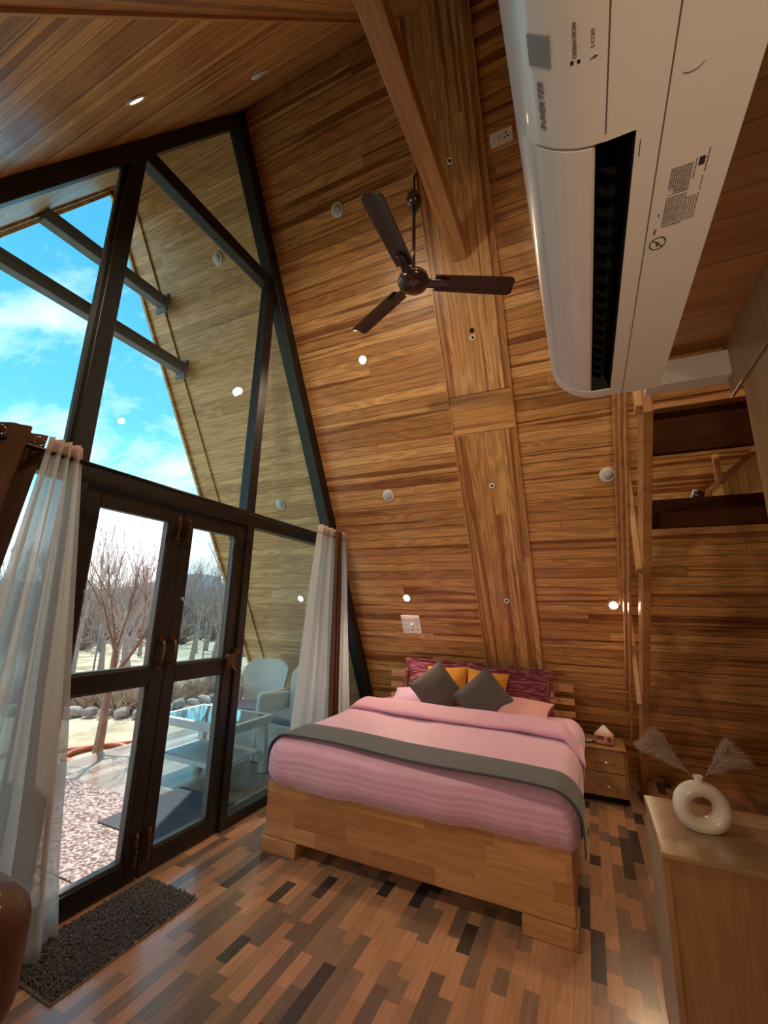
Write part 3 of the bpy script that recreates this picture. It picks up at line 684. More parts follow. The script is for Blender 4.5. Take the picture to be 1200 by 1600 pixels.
    for k in range(5): ln(.136+k*.0032, .516, .545, .0004); ln(.134+k*.0032, .558, .594, .0004)
    for k in range(5): textrow(.1565+k*.0030, .56, .598, .0014)
    textrow(.158, .508, .535, .0014); textrow(.169, .500, .530, .0016); textrow(.1685, .535, .555, .0014)
    textrow(.1262, .600, .610, .003); textrow(.1275, .575, .580, .002)
    for y in (.512, .549, .553, .60): lx(y, .133, .155, .0005)
    mb.build('information_print', INK, o)
    mb = MB(); mb.box(.1605-.194, .1665-.194, .508-.66, .519-.66, -.0004, 0); mb.build('approval_mark', INKD, o)
    mb = MB(); cx, cy, r_ = .1325, .628, .0098
    def fn(u, v): 
        a = 2*math.pi*u; q = r_+(v-.5)*.0016
        return (cx-.194+q*math.cos(a), cy-.66+q*1.15*math.sin(a), -.0005)
    mb.grid(32, 1, fn, closeu=True)
    mb.tube([(cx-.194-.0068, cy-.66-.0075, -.0004), (cx-.194+.0068, cy-.66+.0075, -.0004)], .0006, 6)
    for a in range(4):
        mb.tube([(cx-.194+.001*a-.002, cy-.66+.005, -.0004), (cx-.194+.0005, cy-.66+.0005*a, -.0004), (cx-.194-.004+.002*a, cy-.66-.005+.001*a, -.0004)], .0004, 5)
    mb.build('no_touch_symbol', INKD, o)
    mb = MB()
    mb.tube([(.134-.194+.012*math.cos(t), .395-.66+.012*math.sin(t), .0) for t in [x*.2 for x in range(3, 12)]], .0006, 5)
    mb.build('knockout_mark', SEAM, o)
    # plate it hangs on and the loft edge fascia
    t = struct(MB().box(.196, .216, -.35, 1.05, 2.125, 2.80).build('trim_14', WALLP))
    # duct cover
    t = empty('cable_duct', (.40, 1.86, 2.39)); tag(t, 'white plastic cable duct running under the loft from the air conditioner', 'duct')
    MB().box(-.12, .156, -.04, .04, 0, .10).build('duct_body', WHITEM, t, bevel=.004)
aircon()

# ------------------------------------------------------------------ loft, panel wall and stairs
def loft():
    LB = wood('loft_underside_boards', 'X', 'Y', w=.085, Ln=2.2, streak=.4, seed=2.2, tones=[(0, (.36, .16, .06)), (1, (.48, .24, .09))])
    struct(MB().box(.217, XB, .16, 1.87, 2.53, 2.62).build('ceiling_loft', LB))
    struct(MB().box(.217, XB, 1.872, 1.905, 2.50, 2.66).build('trim_15', STAIRW))
    struct(MB().box(.56, .60, -1.30, 1.76, 0, 2.53).build('wall_bathroom', WALLP))
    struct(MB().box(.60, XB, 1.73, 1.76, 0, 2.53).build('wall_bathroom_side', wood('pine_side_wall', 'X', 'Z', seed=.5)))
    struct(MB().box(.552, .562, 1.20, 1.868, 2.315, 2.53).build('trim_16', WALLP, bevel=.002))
    struct(MB().box(.550, .552, 1.744, 1.868, 2.313, 2.319).build('trim_17', WHITEM))
loft()
def stairs():
    o = empty('loft_stair_frame', (.60, 3.2, 0)); tag(o, 'leaning wooden stair stringer with two dark cross boards below the loft', 'stair frame')
    def part(name, mb, m=STAIRW, **k):
        q = mb.build(name, m, o, **k); q.matrix_parent_inverse = Matrix.Translation(o.location).inverted(); return q
    # stringer line: lower edge facing the room
    f = lambda y: 2.44-.995*(y-2.21)
    ye = 2.21+2.44/.995
    x0, x1 = .31, .355
    pts = [(2.20, f(2.20)), (ye, 0), (ye+.14, 0), (ye+.14, .09), (2.34, f(2.34)+.24), (2.20, f(2.20)+.12)]
    part('stringer', MB().prism(pts, 0, x0, x1), bevel=.004)
    DK = wood('shade_darkened_board', 'X', 'Z', w=.5, Ln=8, streak=.3, groove=.001, tones=[(0, (.045, .016, .007)), (1, (.06, .022, .009))], heart=(.025, .01, .005), rough=.95, coat=0)  # same wood as the stair; shade under the loft put into the colour
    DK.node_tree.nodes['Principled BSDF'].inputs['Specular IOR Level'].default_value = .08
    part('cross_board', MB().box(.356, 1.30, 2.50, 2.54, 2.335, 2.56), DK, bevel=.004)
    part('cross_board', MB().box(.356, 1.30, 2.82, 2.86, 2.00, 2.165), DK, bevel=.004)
    part('ledge', MB().box(.356, 1.30, 2.44, 2.55, 2.561, 2.59), bevel=.003)
    part('post', MB().box(1.301, 1.37, 2.50, 2.90, 0, 2.56), POSTW, bevel=.004)
stairs()
def railing():
    o = empty('stair_railing', (.28, 3.3, 0)); tag(o, 'wooden stair railing of slanting rails and upright balusters, seen edge-on', 'railing')
    def part(name, mb, m=POSTW, **k):
        q = mb.build(name, m, o, **k); q.matrix_parent_inverse = Matrix.Translation(o.location).inverted(); return q
    f = lambda y: 2.44-.995*(y-2.21)
    def rail(off, h, x0, x1, ya, yb, nm):
        part(nm, MB().prism([(ya, f(ya)+off), (yb, f(yb)+off), (yb, f(yb)+off+h), (ya, f(ya)+off+h)], 0, x0, x1), STAIRW, bevel=.003)
    rail(1.05, .10, .250, .278, 2.05, 4.12, 'handrail')
    rail(.68, .09, .256, .278, 2.05, 4.45, 'rail')
    rail(.34, .09, .262, .278, 2.05, 4.60, 'rail')
    for (yt, yb) in ((2.16, 2.16), (2.98, 2.86), (3.90, 3.74)):
        zt = f(yt)+1.12; zb = f(yb)-.02
        part('baluster', MB().prism([(yb, zb), (yb+.07, zb-.02), (yt+.07, zt-.04), (yt, zt)], 0, .279, .309), POSTW, bevel=.003)
railing()
def beyond():
    # things glimpsed between the treads, under the loft
    Y = wood('yellow_pine_boards', 'Z', 'Y', w=.10, Ln=4, streak=.1, tones=[(0, (.70, .52, .22)), (1, (.80, .62, .30))])
    # sloping panel fixed behind the lower cross board and to the far post
    o = empty('sloping_board_panel', (.95, 2.885, 2.2)); tag(o, 'pale yellow sloping boarded panel glimpsed between the dark cross boards', 'panel')
    q = lambda pts: [(z-2.2, x-.95) for x, z in pts]
    YB = wood('yellow_pine_boards', 'Z', 'X', w=.045, Ln=4, streak=.1, groove=.06, tones=[(0, (.72, .50, .20)), (1, (.82, .60, .26))])
    MB().prism(q([(.665, 2.05), (.69, 2.205), (1.30, 2.75), (1.30, 2.54), (.80, 2.13), (.78, 2.05)]), 1, -.02, .02).build('boards', YB, o, recalc=True)
    MB().prism(q([(.665, 2.185), (.665, 2.215), (1.30, 2.79), (1.30, 2.75)]), 1, -.035, .03).build('cap_rail', STAIRW, o, recalc=True)
    MB().box(.72-.95, .745-.95, -.02, .02, .04, .22).build('slat', STAIRW, o)
    l = empty('clip_lamp', (.645, 2.862, 2.175)); tag(l, 'small pale-faced lamp at the left end of the yellow sloping panel', 'lamp')
    MB().lathe([(0, 0), (.030, 0), (.034, .03), (.030, .05), (0, .05)], 20).build('housing', FANB, l, rot=(0, R(-70), 0))
    MB().lathe([(0, .05), (.029, .05), (.027, .056), (0, .058)], 20).build('face', pb('pale_lens', (.65, .75, .85), .2), l, rot=(0, R(-70), 0))
beyond()

# ------------------------------------------------------------------ bed
PINK = None
def fabric(name, col, rough=.9, stripe=None, weave=900, sheen=.3, bump=.15, var=.06):
    m, nt, b = mat_base(name); L = nt.links.new
    tc = nd(nt, 'ShaderNodeTexCoord'); sx = nd(nt, 'ShaderNodeSeparateXYZ'); L(tc.outputs['Object'], sx.inputs[0])
    b.inputs['Roughness'].default_value = rough; b.inputs['Sheen Weight'].default_value = sheen; b.inputs['Specular IOR Level'].default_value = .25
    nz = nd(nt, 'ShaderNodeTexNoise'); nz.inputs['Scale'].default_value = 7; nz.inputs['Detail'].default_value = 5; L(tc.outputs['Object'], nz.inputs[0])
    val = mth(nt, 'MULTIPLY_ADD', nz.outputs[0], 2*var, 1-var)
    wv = nd(nt, 'ShaderNodeTexNoise'); wv.inputs['Scale'].default_value = weave*.4; L(tc.outputs['Object'], wv.inputs[0])
    h = wv.outputs[0]
    if stripe:
        axis, w, amt = stripe
        s = mth(nt, 'SINE', mth(nt, 'MULTIPLY', mth(nt, 'ADD', sx.outputs['XYZ'.index(axis)], 0.0), 2*math.pi/w))
        st = mth(nt, 'GREATER_THAN', s, 0.1)
        val = mth(nt, 'MULTIPLY', val, mth(nt, 'MULTIPLY_ADD', st, amt, 1-amt))
    hs = nd(nt, 'ShaderNodeHueSaturation'); hs.inputs['Color'].default_value = (*col, 1); L(val, hs.inputs['Value']); L(hs.outputs[0], b.inputs['Base Color'])
    bp = nd(nt, 'ShaderNodeBump'); bp.inputs['Strength'].default_value = bump; bp.inputs['Distance'].default_value = .002; L(h, bp.inputs['Height']); L(bp.outputs[0], b.inputs['Normal'])
    return m
def arc_stripe_pink():
    m, nt, b = mat_base('pink_satin_stripe'); L = nt.links.new
    tc = nd(nt, 'ShaderNodeTexCoord'); sx = nd(nt, 'ShaderNodeSeparateXYZ'); L(tc.outputs['Object'], sx.inputs[0])
    q = mth(nt, 'SUBTRACT', sx.outputs[1], mth(nt, 'MULTIPLY', sx.outputs[2], 1.0))
    st = mth(nt, 'SINE', mth(nt, 'MULTIPLY', q, 2*math.pi/.034))
    mr = nd(nt, 'ShaderNodeMapRange'); L(st, mr.inputs[0]); mr.inputs[1].default_value = -.3; mr.inputs[2].default_value = .3
    nz = nd(nt, 'ShaderNodeTexNoise'); nz.inputs['Scale'].default_value = 5; nz.inputs['Detail'].default_value = 4; L(tc.outputs['Object'], nz.inputs[0])
    g = ramp(nt, mr.outputs[0], [(0, (.70, .37, .55)), (1, (.77, .45, .63))])
    hs = nd(nt, 'ShaderNodeHueSaturation'); L(g, hs.inputs['Color']); L(mth(nt, 'MULTIPLY_ADD', nz.outputs[0], .2, .9), hs.inputs['Value']); L(hs.outputs[0], b.inputs['Base Color'])
    L(mth(nt, 'MULTIPLY_ADD', mr.outputs[0], -.25, .75), b.inputs['Roughness']); b.inputs['Sheen Weight'].default_value = .4
    nw = nd(nt, 'ShaderNodeTexNoise'); nw.inputs['Scale'].default_value = 9; nw.inputs['Detail'].default_value = 5; nw.inputs['Distortion'].default_value = 1.2; L(tc.outputs['Object'], nw.inputs[0])
    bp = nd(nt, 'ShaderNodeBump'); bp.inputs['Strength'].default_value = .35; bp.inputs['Distance'].default_value = .012; L(nw.outputs[0], bp.inputs['Height']); L(bp.outputs[0], b.inputs['Normal'])
    return m
def bed():
    X0, X1, Y0, Y1 = -1.985, -.152, 2.53, 4.50
    cx = (X0+X1)/2
    o = empty('bed', (cx, 3.5, 0)); tag(o, 'large wooden bed with low block feet and slatted headboard', 'bed')
    def part(name, mb, m, par=o, **k):
        q = mb.build(name, m, par, **k); q.matrix_parent_inverse = Matrix.Translation((cx, 3.5, 0)).inverted(); return q
    part('footboard', MB().box(X0, X1, Y0, Y0+.03, .085, .405), BUTCHER, bevel=.006)
    part('side_rail', MB().box(X1-.03, X1, Y0+.031, Y1, .085, .40), BUTCHER_Y, bevel=.004)
    part('side_rail', MB().box(X0, X0+.03, Y0+.031, Y1, .085, .40), BUTCHER_Y, bevel=.004)
    part('base_panel', MB().box(X0+.03, X1-.03, Y0+.03, Y1, .30, .33), BUTCHER)
    for x0, x1 in ((X0-.012, X0+.25), (X1-.245, X1+.012)):
        for y0 in (Y0-.012, Y1-.25):
            part('foot', MB().box(x0, x1, y0, y0+.20, 0, .084), BUTCHER, bevel=.006)
    part('headboard_post', MB().box(X0+.17, X0+.20, Y1-.03, Y1, .0, .90), BUTCHER_Y, bevel=.003)
    part('headboard_post', MB().box(-.41, -.38, Y1-.03, Y1, .0, .93), BUTCHER_Y, bevel=.003)
    part('headboard_post', MB().box(-1.10, -1.06, Y1-.03, Y1, .0, .93), BUTCHER_Y, bevel=.003)
    for z0, z1 in ((.815, .885), (.705, .76), (.60, .65), (.46, .55)):
        part('headboard_slat', MB().box(X0, X1-.01, Y1, Y1+.028, z0, z1), BUTCHER, bevel=.004)
    # mattress + duvet
    def wr(p):
        n = nz3(p.x*1.6, p.y*1.6, p.z*2)*.022 + nz3(p.x*5+9, p.y*4, p.z*3)*.012
        q = p.copy()
        side = abs(p.z) < .13
        wy = max(0.0, min(1.0, (-.66-p.y)/.2)); wx = max(0.0, min(1.0, (abs(p.x)-.72)/.2)); n2_ = n*wx*(1 if p.x > 0 else -1)
        if wy > 0:   # hanging front: vertical puckers near the corners
            cr = max(0, (abs(p.x)-.45)/.5)
            q.y += (.012*math.sin(p.x*55+p.z*7)*cr*max(0, (.06-p.z)/.2) + n*.8)*wy
        q.x += n2_
        q.z += n*.7 - .018*max(0, (p.y-.35))   
        return q
    mat = arc_stripe_pink()
    d = tag(rbox(1.925, 1.80, .30, .125, 7, 60, 50, 8, wr).build('duvet', mat, loc=(cx+.018, 3.375, .514)), 'pink striped duvet covering the mattress, tucked over the foot end', 'duvet')
    # folded-back roll at the head end
    def fold(u, v):
        x = -1.0+2.0*u; e = abs(2*u-1)
        a = v*2*math.pi
        yc = 3.66 - .05*(u) - .09*max(0, e-.86)/.14 - .06*max(0, u-.8)/.2
        zc = .688 - .10*max(0, e-.88)/.12*1.3
        ry, rz = .20-.045*e, .052-.010*e+.006*math.sin(u*9)
        ax = x*(.985-.01*math.cos(a))
        return (cx+.018+ax*.975, yc+ry*math.cos(a)+.012*nz3(u*9, v*4, 0), zc+rz*math.sin(a)*(1+.3*math.cos(a))+.008*nz3(u*7, v*5, 3))
    fmb = MB().grid(64, 24, lambda u, v: fold(u, v))
    n = 65
    fmb.f.append([i*n for i in range(24)][::-1]); fmb.sm.append(True); fmb.f.append([i*n+64 for i in range(24)]); fmb.sm.append(True)
    q = fmb.build('duvet_fold', fabric('plain_pink_cotton', (.69, .38, .54), .75, bump=.25), d); q.matrix_parent_inverse = Matrix.Translation(d.location).inverted()
    # runner
    RUN = fabric('grey_quilted_runner', (.064, .067, .082), .85, weave=500, bump=.5, stripe=('X', .014, .12))
    def run(u, v):
        # u across the bed incl. drops on both sides, v along the bed
        s = (u-.5)*2.30; W = .955; r_ = .13
        ang0 = W-r_; e = abs(s); sg = 1 if s >= 0 else -1
        yy = 2.49+v*.31 - .10*((u-.5)) + (0.02*math.sin(u*5))
        if e <= ang0: x, z = e, .669
        elif e <= ang0+r_*1.57:
            t = (e-ang0)/r_; x = ang0+(r_+.007)*math.sin(t); z = .669-(r_)*(1-math.cos(t))
        else:
            x = W+.008; z = .669-r_-(e-ang0-r_*1.57)
        z += nz3(x*1.6*sg, (yy-3.375)*1.6, .25)*.015+.010
        return (cx+.018+sg*x, yy, z)
    tag(MB().grid(120, 14, run).build('bed_runner', RUN, solid=.008), 'dark grey quilted runner laid across the foot of the bed', 'bed runner')
bed()
def cushions():
    MAR, nt, b = mat_base('maroon_woven'); L = nt.links.new
    tc = nd(nt, 'ShaderNodeTexCoord'); mp = nd(nt, 'ShaderNodeMapping'); mp.inputs['Scale'].default_value = (9, 9, 70); L(tc.outputs['Object'], mp.inputs[0])
    nz = nd(nt, 'ShaderNodeTexNoise'); nz.inputs['Scale'].default_value = 1; nz.inputs['Detail'].default_value = 4; nz.inputs['Distortion'].default_value = .6; L(mp.outputs[0], nz.inputs[0])
    L(ramp(nt, nz.outputs[0], [(.35, (.09, .008, .022)), (.52, (.16, .02, .045)), (.62, (.34, .13, .17)), (.75, (.45, .24, .27))]), b.inputs['Base Color']); b.inputs['Roughness'].default_value = .9
    YEL = fabric('mustard_cotton', (.62, .27, .03), .85, var=.1)
    GRY = fabric('dark_grey_weave', (.095, .085, .09), .95, weave=300, bump=.5)
    PNK = fabric('pink_pillow_cotton', (.70, .36, .38), .8, var=.08)
    LIL = fabric('lilac_cotton', (.60, .40, .62), .8)
    FLO = fabric('rose_sheet', (.42, .15, .18), .85, var=.15)
    def put(name, mb, m, loc, rot, lab, cat, grp):
        o = mb.build(name, m, loc=loc, rot=rot, recalc=True); tag(o, lab, cat, grp); return o
    lean = R(-22)
    put('pillow', pillow(.70, .40, .15, flange=.03, seed=1), MAR, (-1.40, 4.36, .82), (lean, 0, R(-1)), 'maroon speckled bed pillow standing at the left of the headboard', 'pillow', 'maroon bed pillows')
    put('pillow', pillow(.72, .42, .15, flange=.03, seed=2), MAR, (-.72, 4.34, .80), (lean, R(2), R(2)), 'maroon speckled bed pillow standing at the right of the headboard', 'pillow', 'maroon bed pillows')
    put('cushion', pillow(.40, .36, .13, seed=3), YEL, (-1.27, 4.21, .82), (lean, R(-3), R(3)), 'mustard yellow cushion behind the left grey cushion', 'cushion', 'mustard cushions')
    put('cushion', pillow(.39, .36, .13, seed=4), YEL, (-.90, 4.20, .81), (lean, R(4), R(-3)), 'mustard yellow cushion behind the right grey cushion', 'cushion', 'mustard cushions')
    put('cushion', pillow(.385, .385, .14, seed=5, pinch=.06), GRY, (-1.315, 4.04, .80), (R(-26), R(50), R(5)), 'dark grey square cushion on its corner, left of the pair', 'cushion', 'grey corner-standing cushions')
    put('cushion', pillow(.40, .40, .14, seed=6, pinch=.06), GRY, (-.865, 4.0, .77), (R(-28), R(47), R(-4)), 'dark grey square cushion on its corner, right of the pair', 'cushion', 'grey corner-standing cushions')
    put('pillow', pillow(.62, .34, .15, seed=7), PNK, (-.64, 4.08, .70), (R(-72), 0, R(-6)), 'pink pillow lying flat under the right maroon pillow', 'pillow', 'pillows lying flat')
    put('pillow', pillow(.60, .34, .14, seed=8), LIL, (-1.50, 4.12, .695), (R(-72), 0, R(4)), 'lilac pillow lying flat under the left grey cushion', 'pillow', 'pillows lying flat')
    o = rbox(1.86, .56, .20, .08, 5, 20, 8, 3, lambda p: p+Vector((0, 0, nz3(p.x*3, p.y*3, 1)*.015))).build('fitted_sheet', FLO, loc=(-1.07, 4.20, .52))
    tag(o, 'dusky rose sheet on the mattress behind the folded duvet', 'sheet')
cushions()

# ------------------------------------------------------------------ nightstand
def nightstand():
    x0, x1, y0, y1, h = -.148, .208, 4.372, 4.76, .425
    cx, cy = (x0+x1)/2, (y0+y1)/2
    o = empty('nightstand', (cx, cy, 0)); tag(o, 'brown two-drawer nightstand with silver pulls beside the bed', 'nightstand')
    def part(name, mb, m, par=o, off=(0, 0, 0), **k):
        q = mb.build(name, m, par, **k); q.matrix_parent_inverse = Matrix.Translation(Vector((cx, cy, 0))+Vector(off)).inverted(); return q
    mb = MB().box(x0, x1, y0+.02, y1, .05, h-.02); part('carcass', mb, NSW)
    part('top', MB().box(x0-.0, x1+.0, y0-.008, y1, h-.02, h), NSW, bevel=.004)
    part('plinth', MB().box(x0+.01, x1-.01, y0+.05, y1, 0, .05), BLACK)
    for z0, z1 in ((.235, .40), (.055, .228)):
        d = part('drawer', MB().box(x0+.004, x1-.02, y0, y0+.02, z0, z1), NSW, bevel=.003)
        zc = (z0+z1)/2-.005
        m = MB().tube([(-.03, y0-.018, zc), (.13, y0-.018, zc)], .0035, 8)
        for x in (-.02, .12): m.tube([(x, y0, zc), (x, y0-.018, zc)], .003, 8)
        k = m.build('handle', METAL, d)
    t = empty('tissue_box', (.055, 4.47, h), (0, 0, R(-8))); tag(t, 'pink radio-shaped tissue box with a tissue on the nightstand', 'tissue box')
    PK = pb('blush_plastic', (.62, .33, .30), .4)
    rbox(.155, .10, .10, .03, 5, 4, 4, 3).build('case', PK, t, loc=(0, 0, .052))
    rbox(.062, .008, .03, .0035, 2).build('window', pb('dusky_panel', (.22, .06, .06), .4), t, loc=(-.028, -.050, .062))
    MB().lathe([(.014, 0), (.019, .0), (.019, .004), (.014, .004)], 24).build('dial', pb('dial_red', (.30, .08, .08), .4), t, loc=(.042, -.050, .058), rot=(R(90), 0, 0))
    for x in (.036, .05): MB().lathe([(0, 0), (.004, 0), (.003, .004), (0, .004)], 10).build('button', pb('dot', (.30, .08, .08), .4), t, loc=(x, -.049, .030), rot=(R(90), 0, 0))
    def tis(u, v):
        a = u*2*math.pi; r_ = .048*(1-v)**.8+.001
        return (r_*math.cos(a)*1.1*(1+.15*math.sin(3*a)), r_*math.sin(a)*.55, .10+v*.055-(1-v)*.004)
    MB().grid(20, 8, tis, closeu=True).build('tissue', fabric('tissue_paper', (.82, .78, .76), .9), t, solid=.001)
    s = empty('tray', (-.082, 4.50, h)); tag(s, 'small dark round tray on the nightstand beside the tissue box', 'tray')
    MB().lathe([(0, 0), (.05, 0), (.056, .008), (.054, .010), (.048, .004), (0, .004)], 28).build('dish', BLACKM, s)
    g = tag(MB().lathe([(0, 0), (.046, .0), (.047, .010), (.04, .014), (0, .014)], 28).build('saucer', pb('grey_ceramic', (.32, .30, .29), .3), loc=(-.082, 4.50, h+.006)), 'grey round dish resting in the dark tray', 'dish')
nightstand()

# ------------------------------------------------------------------ cabinet, vase
def cabinet():
    x0, x1, y0, y1, h = .17, 1.25, 1.93, 2.44, .73
    o = empty('cabinet', ((x0+x1)/2, (y0+y1)/2, 0)); tag(o, 'waist-high wooden cabinet with glossy top holding the white vase', 'cabinet')
    c = Vector(o.location)
    def part(name, mb, m, **k):
        q = mb.build(name, m, o, **k); q.matrix_parent_inverse = Matrix.Translation(c).inverted(); return q
    part('side_panel', MB().box(x0, x0+.018, y0, y1, 0, h-.022), CABSIDE)
    part('side_panel', MB().box(x1-.018, x1, y0, y1, 0, h-.022), CABSIDE)
    part('front_panel', MB().box(x0+.018, x1-.018, y0+.006, y0+.024, 0, h-.022), CABV)
    part('edge_strip', MB().box(x0-.0005, x0+.020, y0-.002, y0+.006, 0, h-.022), CABV, bevel=.001)
    part('back_panel', MB().box(x0+.018, x1-.018, y1-.01, y1, 0, h-.022), CABV)
    part('top', MB().box(x0-.004, x1, y0-.012, y1, h-.022, h), CABT, bevel=.007, seg=3)
cabinet()
def vase():
    h = .73
    o = empty('vase', (.338, 2.16, h), (0, 0, R(8))); tag(o, 'cream ring-shaped ceramic vase with a hole through it, on the cabinet', 'vase')
    CER = pb('cream_ceramic', (.72, .66, .58), .28, coat=.2, noise=.04, nscale=6)
    def ring(u, v):
        a, b = u*2*math.pi, v*2*math.pi
        Rr, r_ = .0655, .0285+.004*math.cos(a)*0
        # lower body slightly heavier
        k = 1+.10*max(0, -math.sin(a))
        x = (Rr+r_*k*math.cos(b))*math.cos(a); z = (Rr+r_*k*math.cos(b))*math.sin(a); y = r_*1.25*math.sin(b)
        x *= 1.0; z *= .95
        z = max(z, -.079)
        return (x, y, z+.079)
    MB().grid(56, 24, lambda u, v: ring(u, v)).build('body', CER, o)
    MB().lathe([(.013, -.012), (.013, 0), (.0145, .010), (.018, .016), (.016, .018), (.011, .012), (.0105, -.01)], 24, M=M3((0, 0, .168))).build('neck', CER, o)
    PL = pb('pampas_taupe', (.40, .29, .245), .95, sheen=.3)
    rr = random.Random(3)
    def plume(tip, width, n, lab, seedv, droop):
        q = empty('pampas_plume', (.338, 2.16, h+.155)); tag(q, lab, 'dried flower', 'pampas plumes in the vase')
        base = Vector((0, 0, 0)); tip = Vector(tip); mid = tip*.5+Vector((0, 0, .02))
        st = MB().tube([base, tip*.25+Vector((0, 0, .01)), mid, tip*.8], [.0014, .0013, .001, .0006], 6); st.build('stem', PL, q)
        mb = MB(); side = tip.cross(Vector((0, 1, 0))).normalized(); 
        for i in range(n):
            t = rr.uniform(.14, .80)**.85; p = base.lerp(tip, t)+Vector((0, 0, .02*math.sin(t*3.1)))
            s = rr.uniform(-1, 1); s2 = rr.uniform(-1, 1)
            d = tip.normalized(); L_ = rr.uniform(.05, .10)*(1-.25*t)
            wv = width*min(1, (t*1.5)**1.2)
            p1 = p+side*s*wv*.55+Vector((0, 1, 0))*s2*wv*.4+d*L_*.45
            p2 = p1+side*s*wv*.45+d*L_*.55+Vector((0, 0, -droop*rr.uniform(.2, 1)*L_))
            w_ = .0011
            up = Vector((rr.uniform(-1, 1), rr.uniform(-1, 1), rr.uniform(-1, 1))).normalized()*w_
            mb.add([p-up, p+up, p1-up, p1+up, p2], [(0, 1, 3, 2), (2, 3, 4)])
        mb.build('plume', PL, q)
    plume((-.155, -.02, .135), .060, 5200, 'dense taupe pampas plume leaning left out of the vase', 1, .35)
    plume((.13, .02, .115), .060, 2200, 'sparse taupe pampas plume leaning right out of the vase', 2, .5)
vase()

# ------------------------------------------------------------------ rod, curtains, mat, sofa
def curtains():
    rod = empty('curtain_rod', (XF+.125, 1.9, 2.205)); tag(rod, 'black curtain rod running along the beam above the doors', 'curtain rod')
    MB().tube([(0, -2.1, 0), (0, 1.93, 0)], .0125, 12).build('pole', BLACKM, rod)
    for y in (-1.2, 1.40):
        MB().tube([(-.095, y, -.02), (-.03, y, -.02), (0, y, -.014)], .006, 8).build('bracket', BLACKM, rod)
    def curt(name, m, lab, cat, top, bot, folds, amp, z1, z0, x, grp, head=None, seed=0, eyelets=False, ampb=None):
        o = empty(name, (x, (top[0]+top[1])/2, 0)); tag(o, lab, cat, grp)
        ampb = ampb or amp
        def fn(u, v, zt=z1, zb=z0):
            z = zt+(zb-zt)*v; t = (z1-z)/(z1-z0)
            y = (top[0]+(top[1]-top[0])*u)*(1-t)+(bot[0]+(bot[1]-bot[0])*u)*t
            a = amp*(1-t)+ampb*t
            ph = u*folds*2*math.pi
            xx = a*math.sin(ph)+a*.35*math.sin(ph*2.3+seed+t*2)+a*.3*nz3(u*6+seed, t*2.5, seed)
            y += .012*math.sin(ph*2+seed)*t+.02*nz3(u*3, t*3, seed+4)*t
            return (xx, y-o.location.y, z)
        MB().grid(int(folds*16), 40, fn).build('fabric', m, o, solid=.0015)
        if head:
            MB().grid(int(folds*16), 3, lambda u, v: tuple(Vector(fn(u, v*(.085/(z1-z0))))+Vector((.004, 0, 0)))).build('heading_band', head, o, solid=.002)
        if eyelets:
            for k in range(int(folds*2)):
                yy = top[0]+(top[1]-top[0])*(k+.5)/(folds*2)-o.location.y
                mb = MB()
                mb.tube([(.0+.021*math.cos(a)*(.25), yy+.021*math.cos(a), z1-.045+.021*math.sin(a)) for a in [i*math.pi/8 for i in range(17)]], .0035, 6, cap=False)
                mb.build('eyelet', METAL, o)
        return o
    X = XF+.125
    curt('curtain', BROWN, 'dark brown eyelet curtain at the left edge of the glazing', 'curtain', (.30, 1.05), (-.1, .80), 5, .040, 2.285, .02, X, 'brown curtains', eyelets=True, seed=1)
    curt('sheer_curtain', SHEER, 'white sheer curtain hanging left of the glass doors', 'curtain', (1.045, 1.20), (.84, 1.49), 4, .026, 2.275, .015, X+.005, 'sheer curtains', head=SHEERH, seed=2, ampb=.05)
    curt('curtain', BROWN, 'dark brown curtain bunched in the middle of the right sheer curtain', 'curtain', (3.50, 3.63), (3.56, 3.72), 2, .020, 2.262, .02, X+.115, 'brown curtains', seed=3)
    curt('sheer_curtain', SHEER, 'white sheer curtain gathered right of the side window', 'curtain', (3.30, 3.80), (3.02, 4.12), 6, .030, 2.28, .015, X+.055, 'sheer curtains', head=SHEERH, seed=4, ampb=.05)
curtains()
def mat():
    MT = pb('charcoal_chenille', (.075, .068, .078), .95, noise=.35, nscale=120, sheen=.3)
    o = empty('door_mat', (-2.16, 1.66, 0)); tag(o, 'charcoal shaggy door mat on the floor at the glass doors', 'door mat')
    MB().box(-.195, .195, -.365, .335, .0, .006).build('backing', pb('mat_edge', (.17, .155, .15), .8), o, bevel=.002)
    mb = MB(); rr = random.Random(5)
    for i in range(74):
        for j in range(40):
            x = -.183+.366*j/39+rr.uniform(-.004, .004); y = -.35+.675*i/73+rr.uniform(-.004, .004)
            a = rr.uniform(0, 6.28); d = Vector((math.cos(a), math.sin(a), 0))*.010; w_ = d.cross(Vector((0, 0, 1)))*.45; hh = rr.uniform(.012, .019)
            p = Vector((x, y, .005))
            mb.add([p-w_, p+w_, p+w_+d*.6+Vector((0, 0, hh)), p-w_+d*.6+Vector((0, 0, hh)), p+d*1.3+Vector((0, 0, hh*.7))], [(0, 1, 2, 3), (3, 2, 4)], True)
    tag(mb.build('pile', MT, o), kind='stuff')
mat()
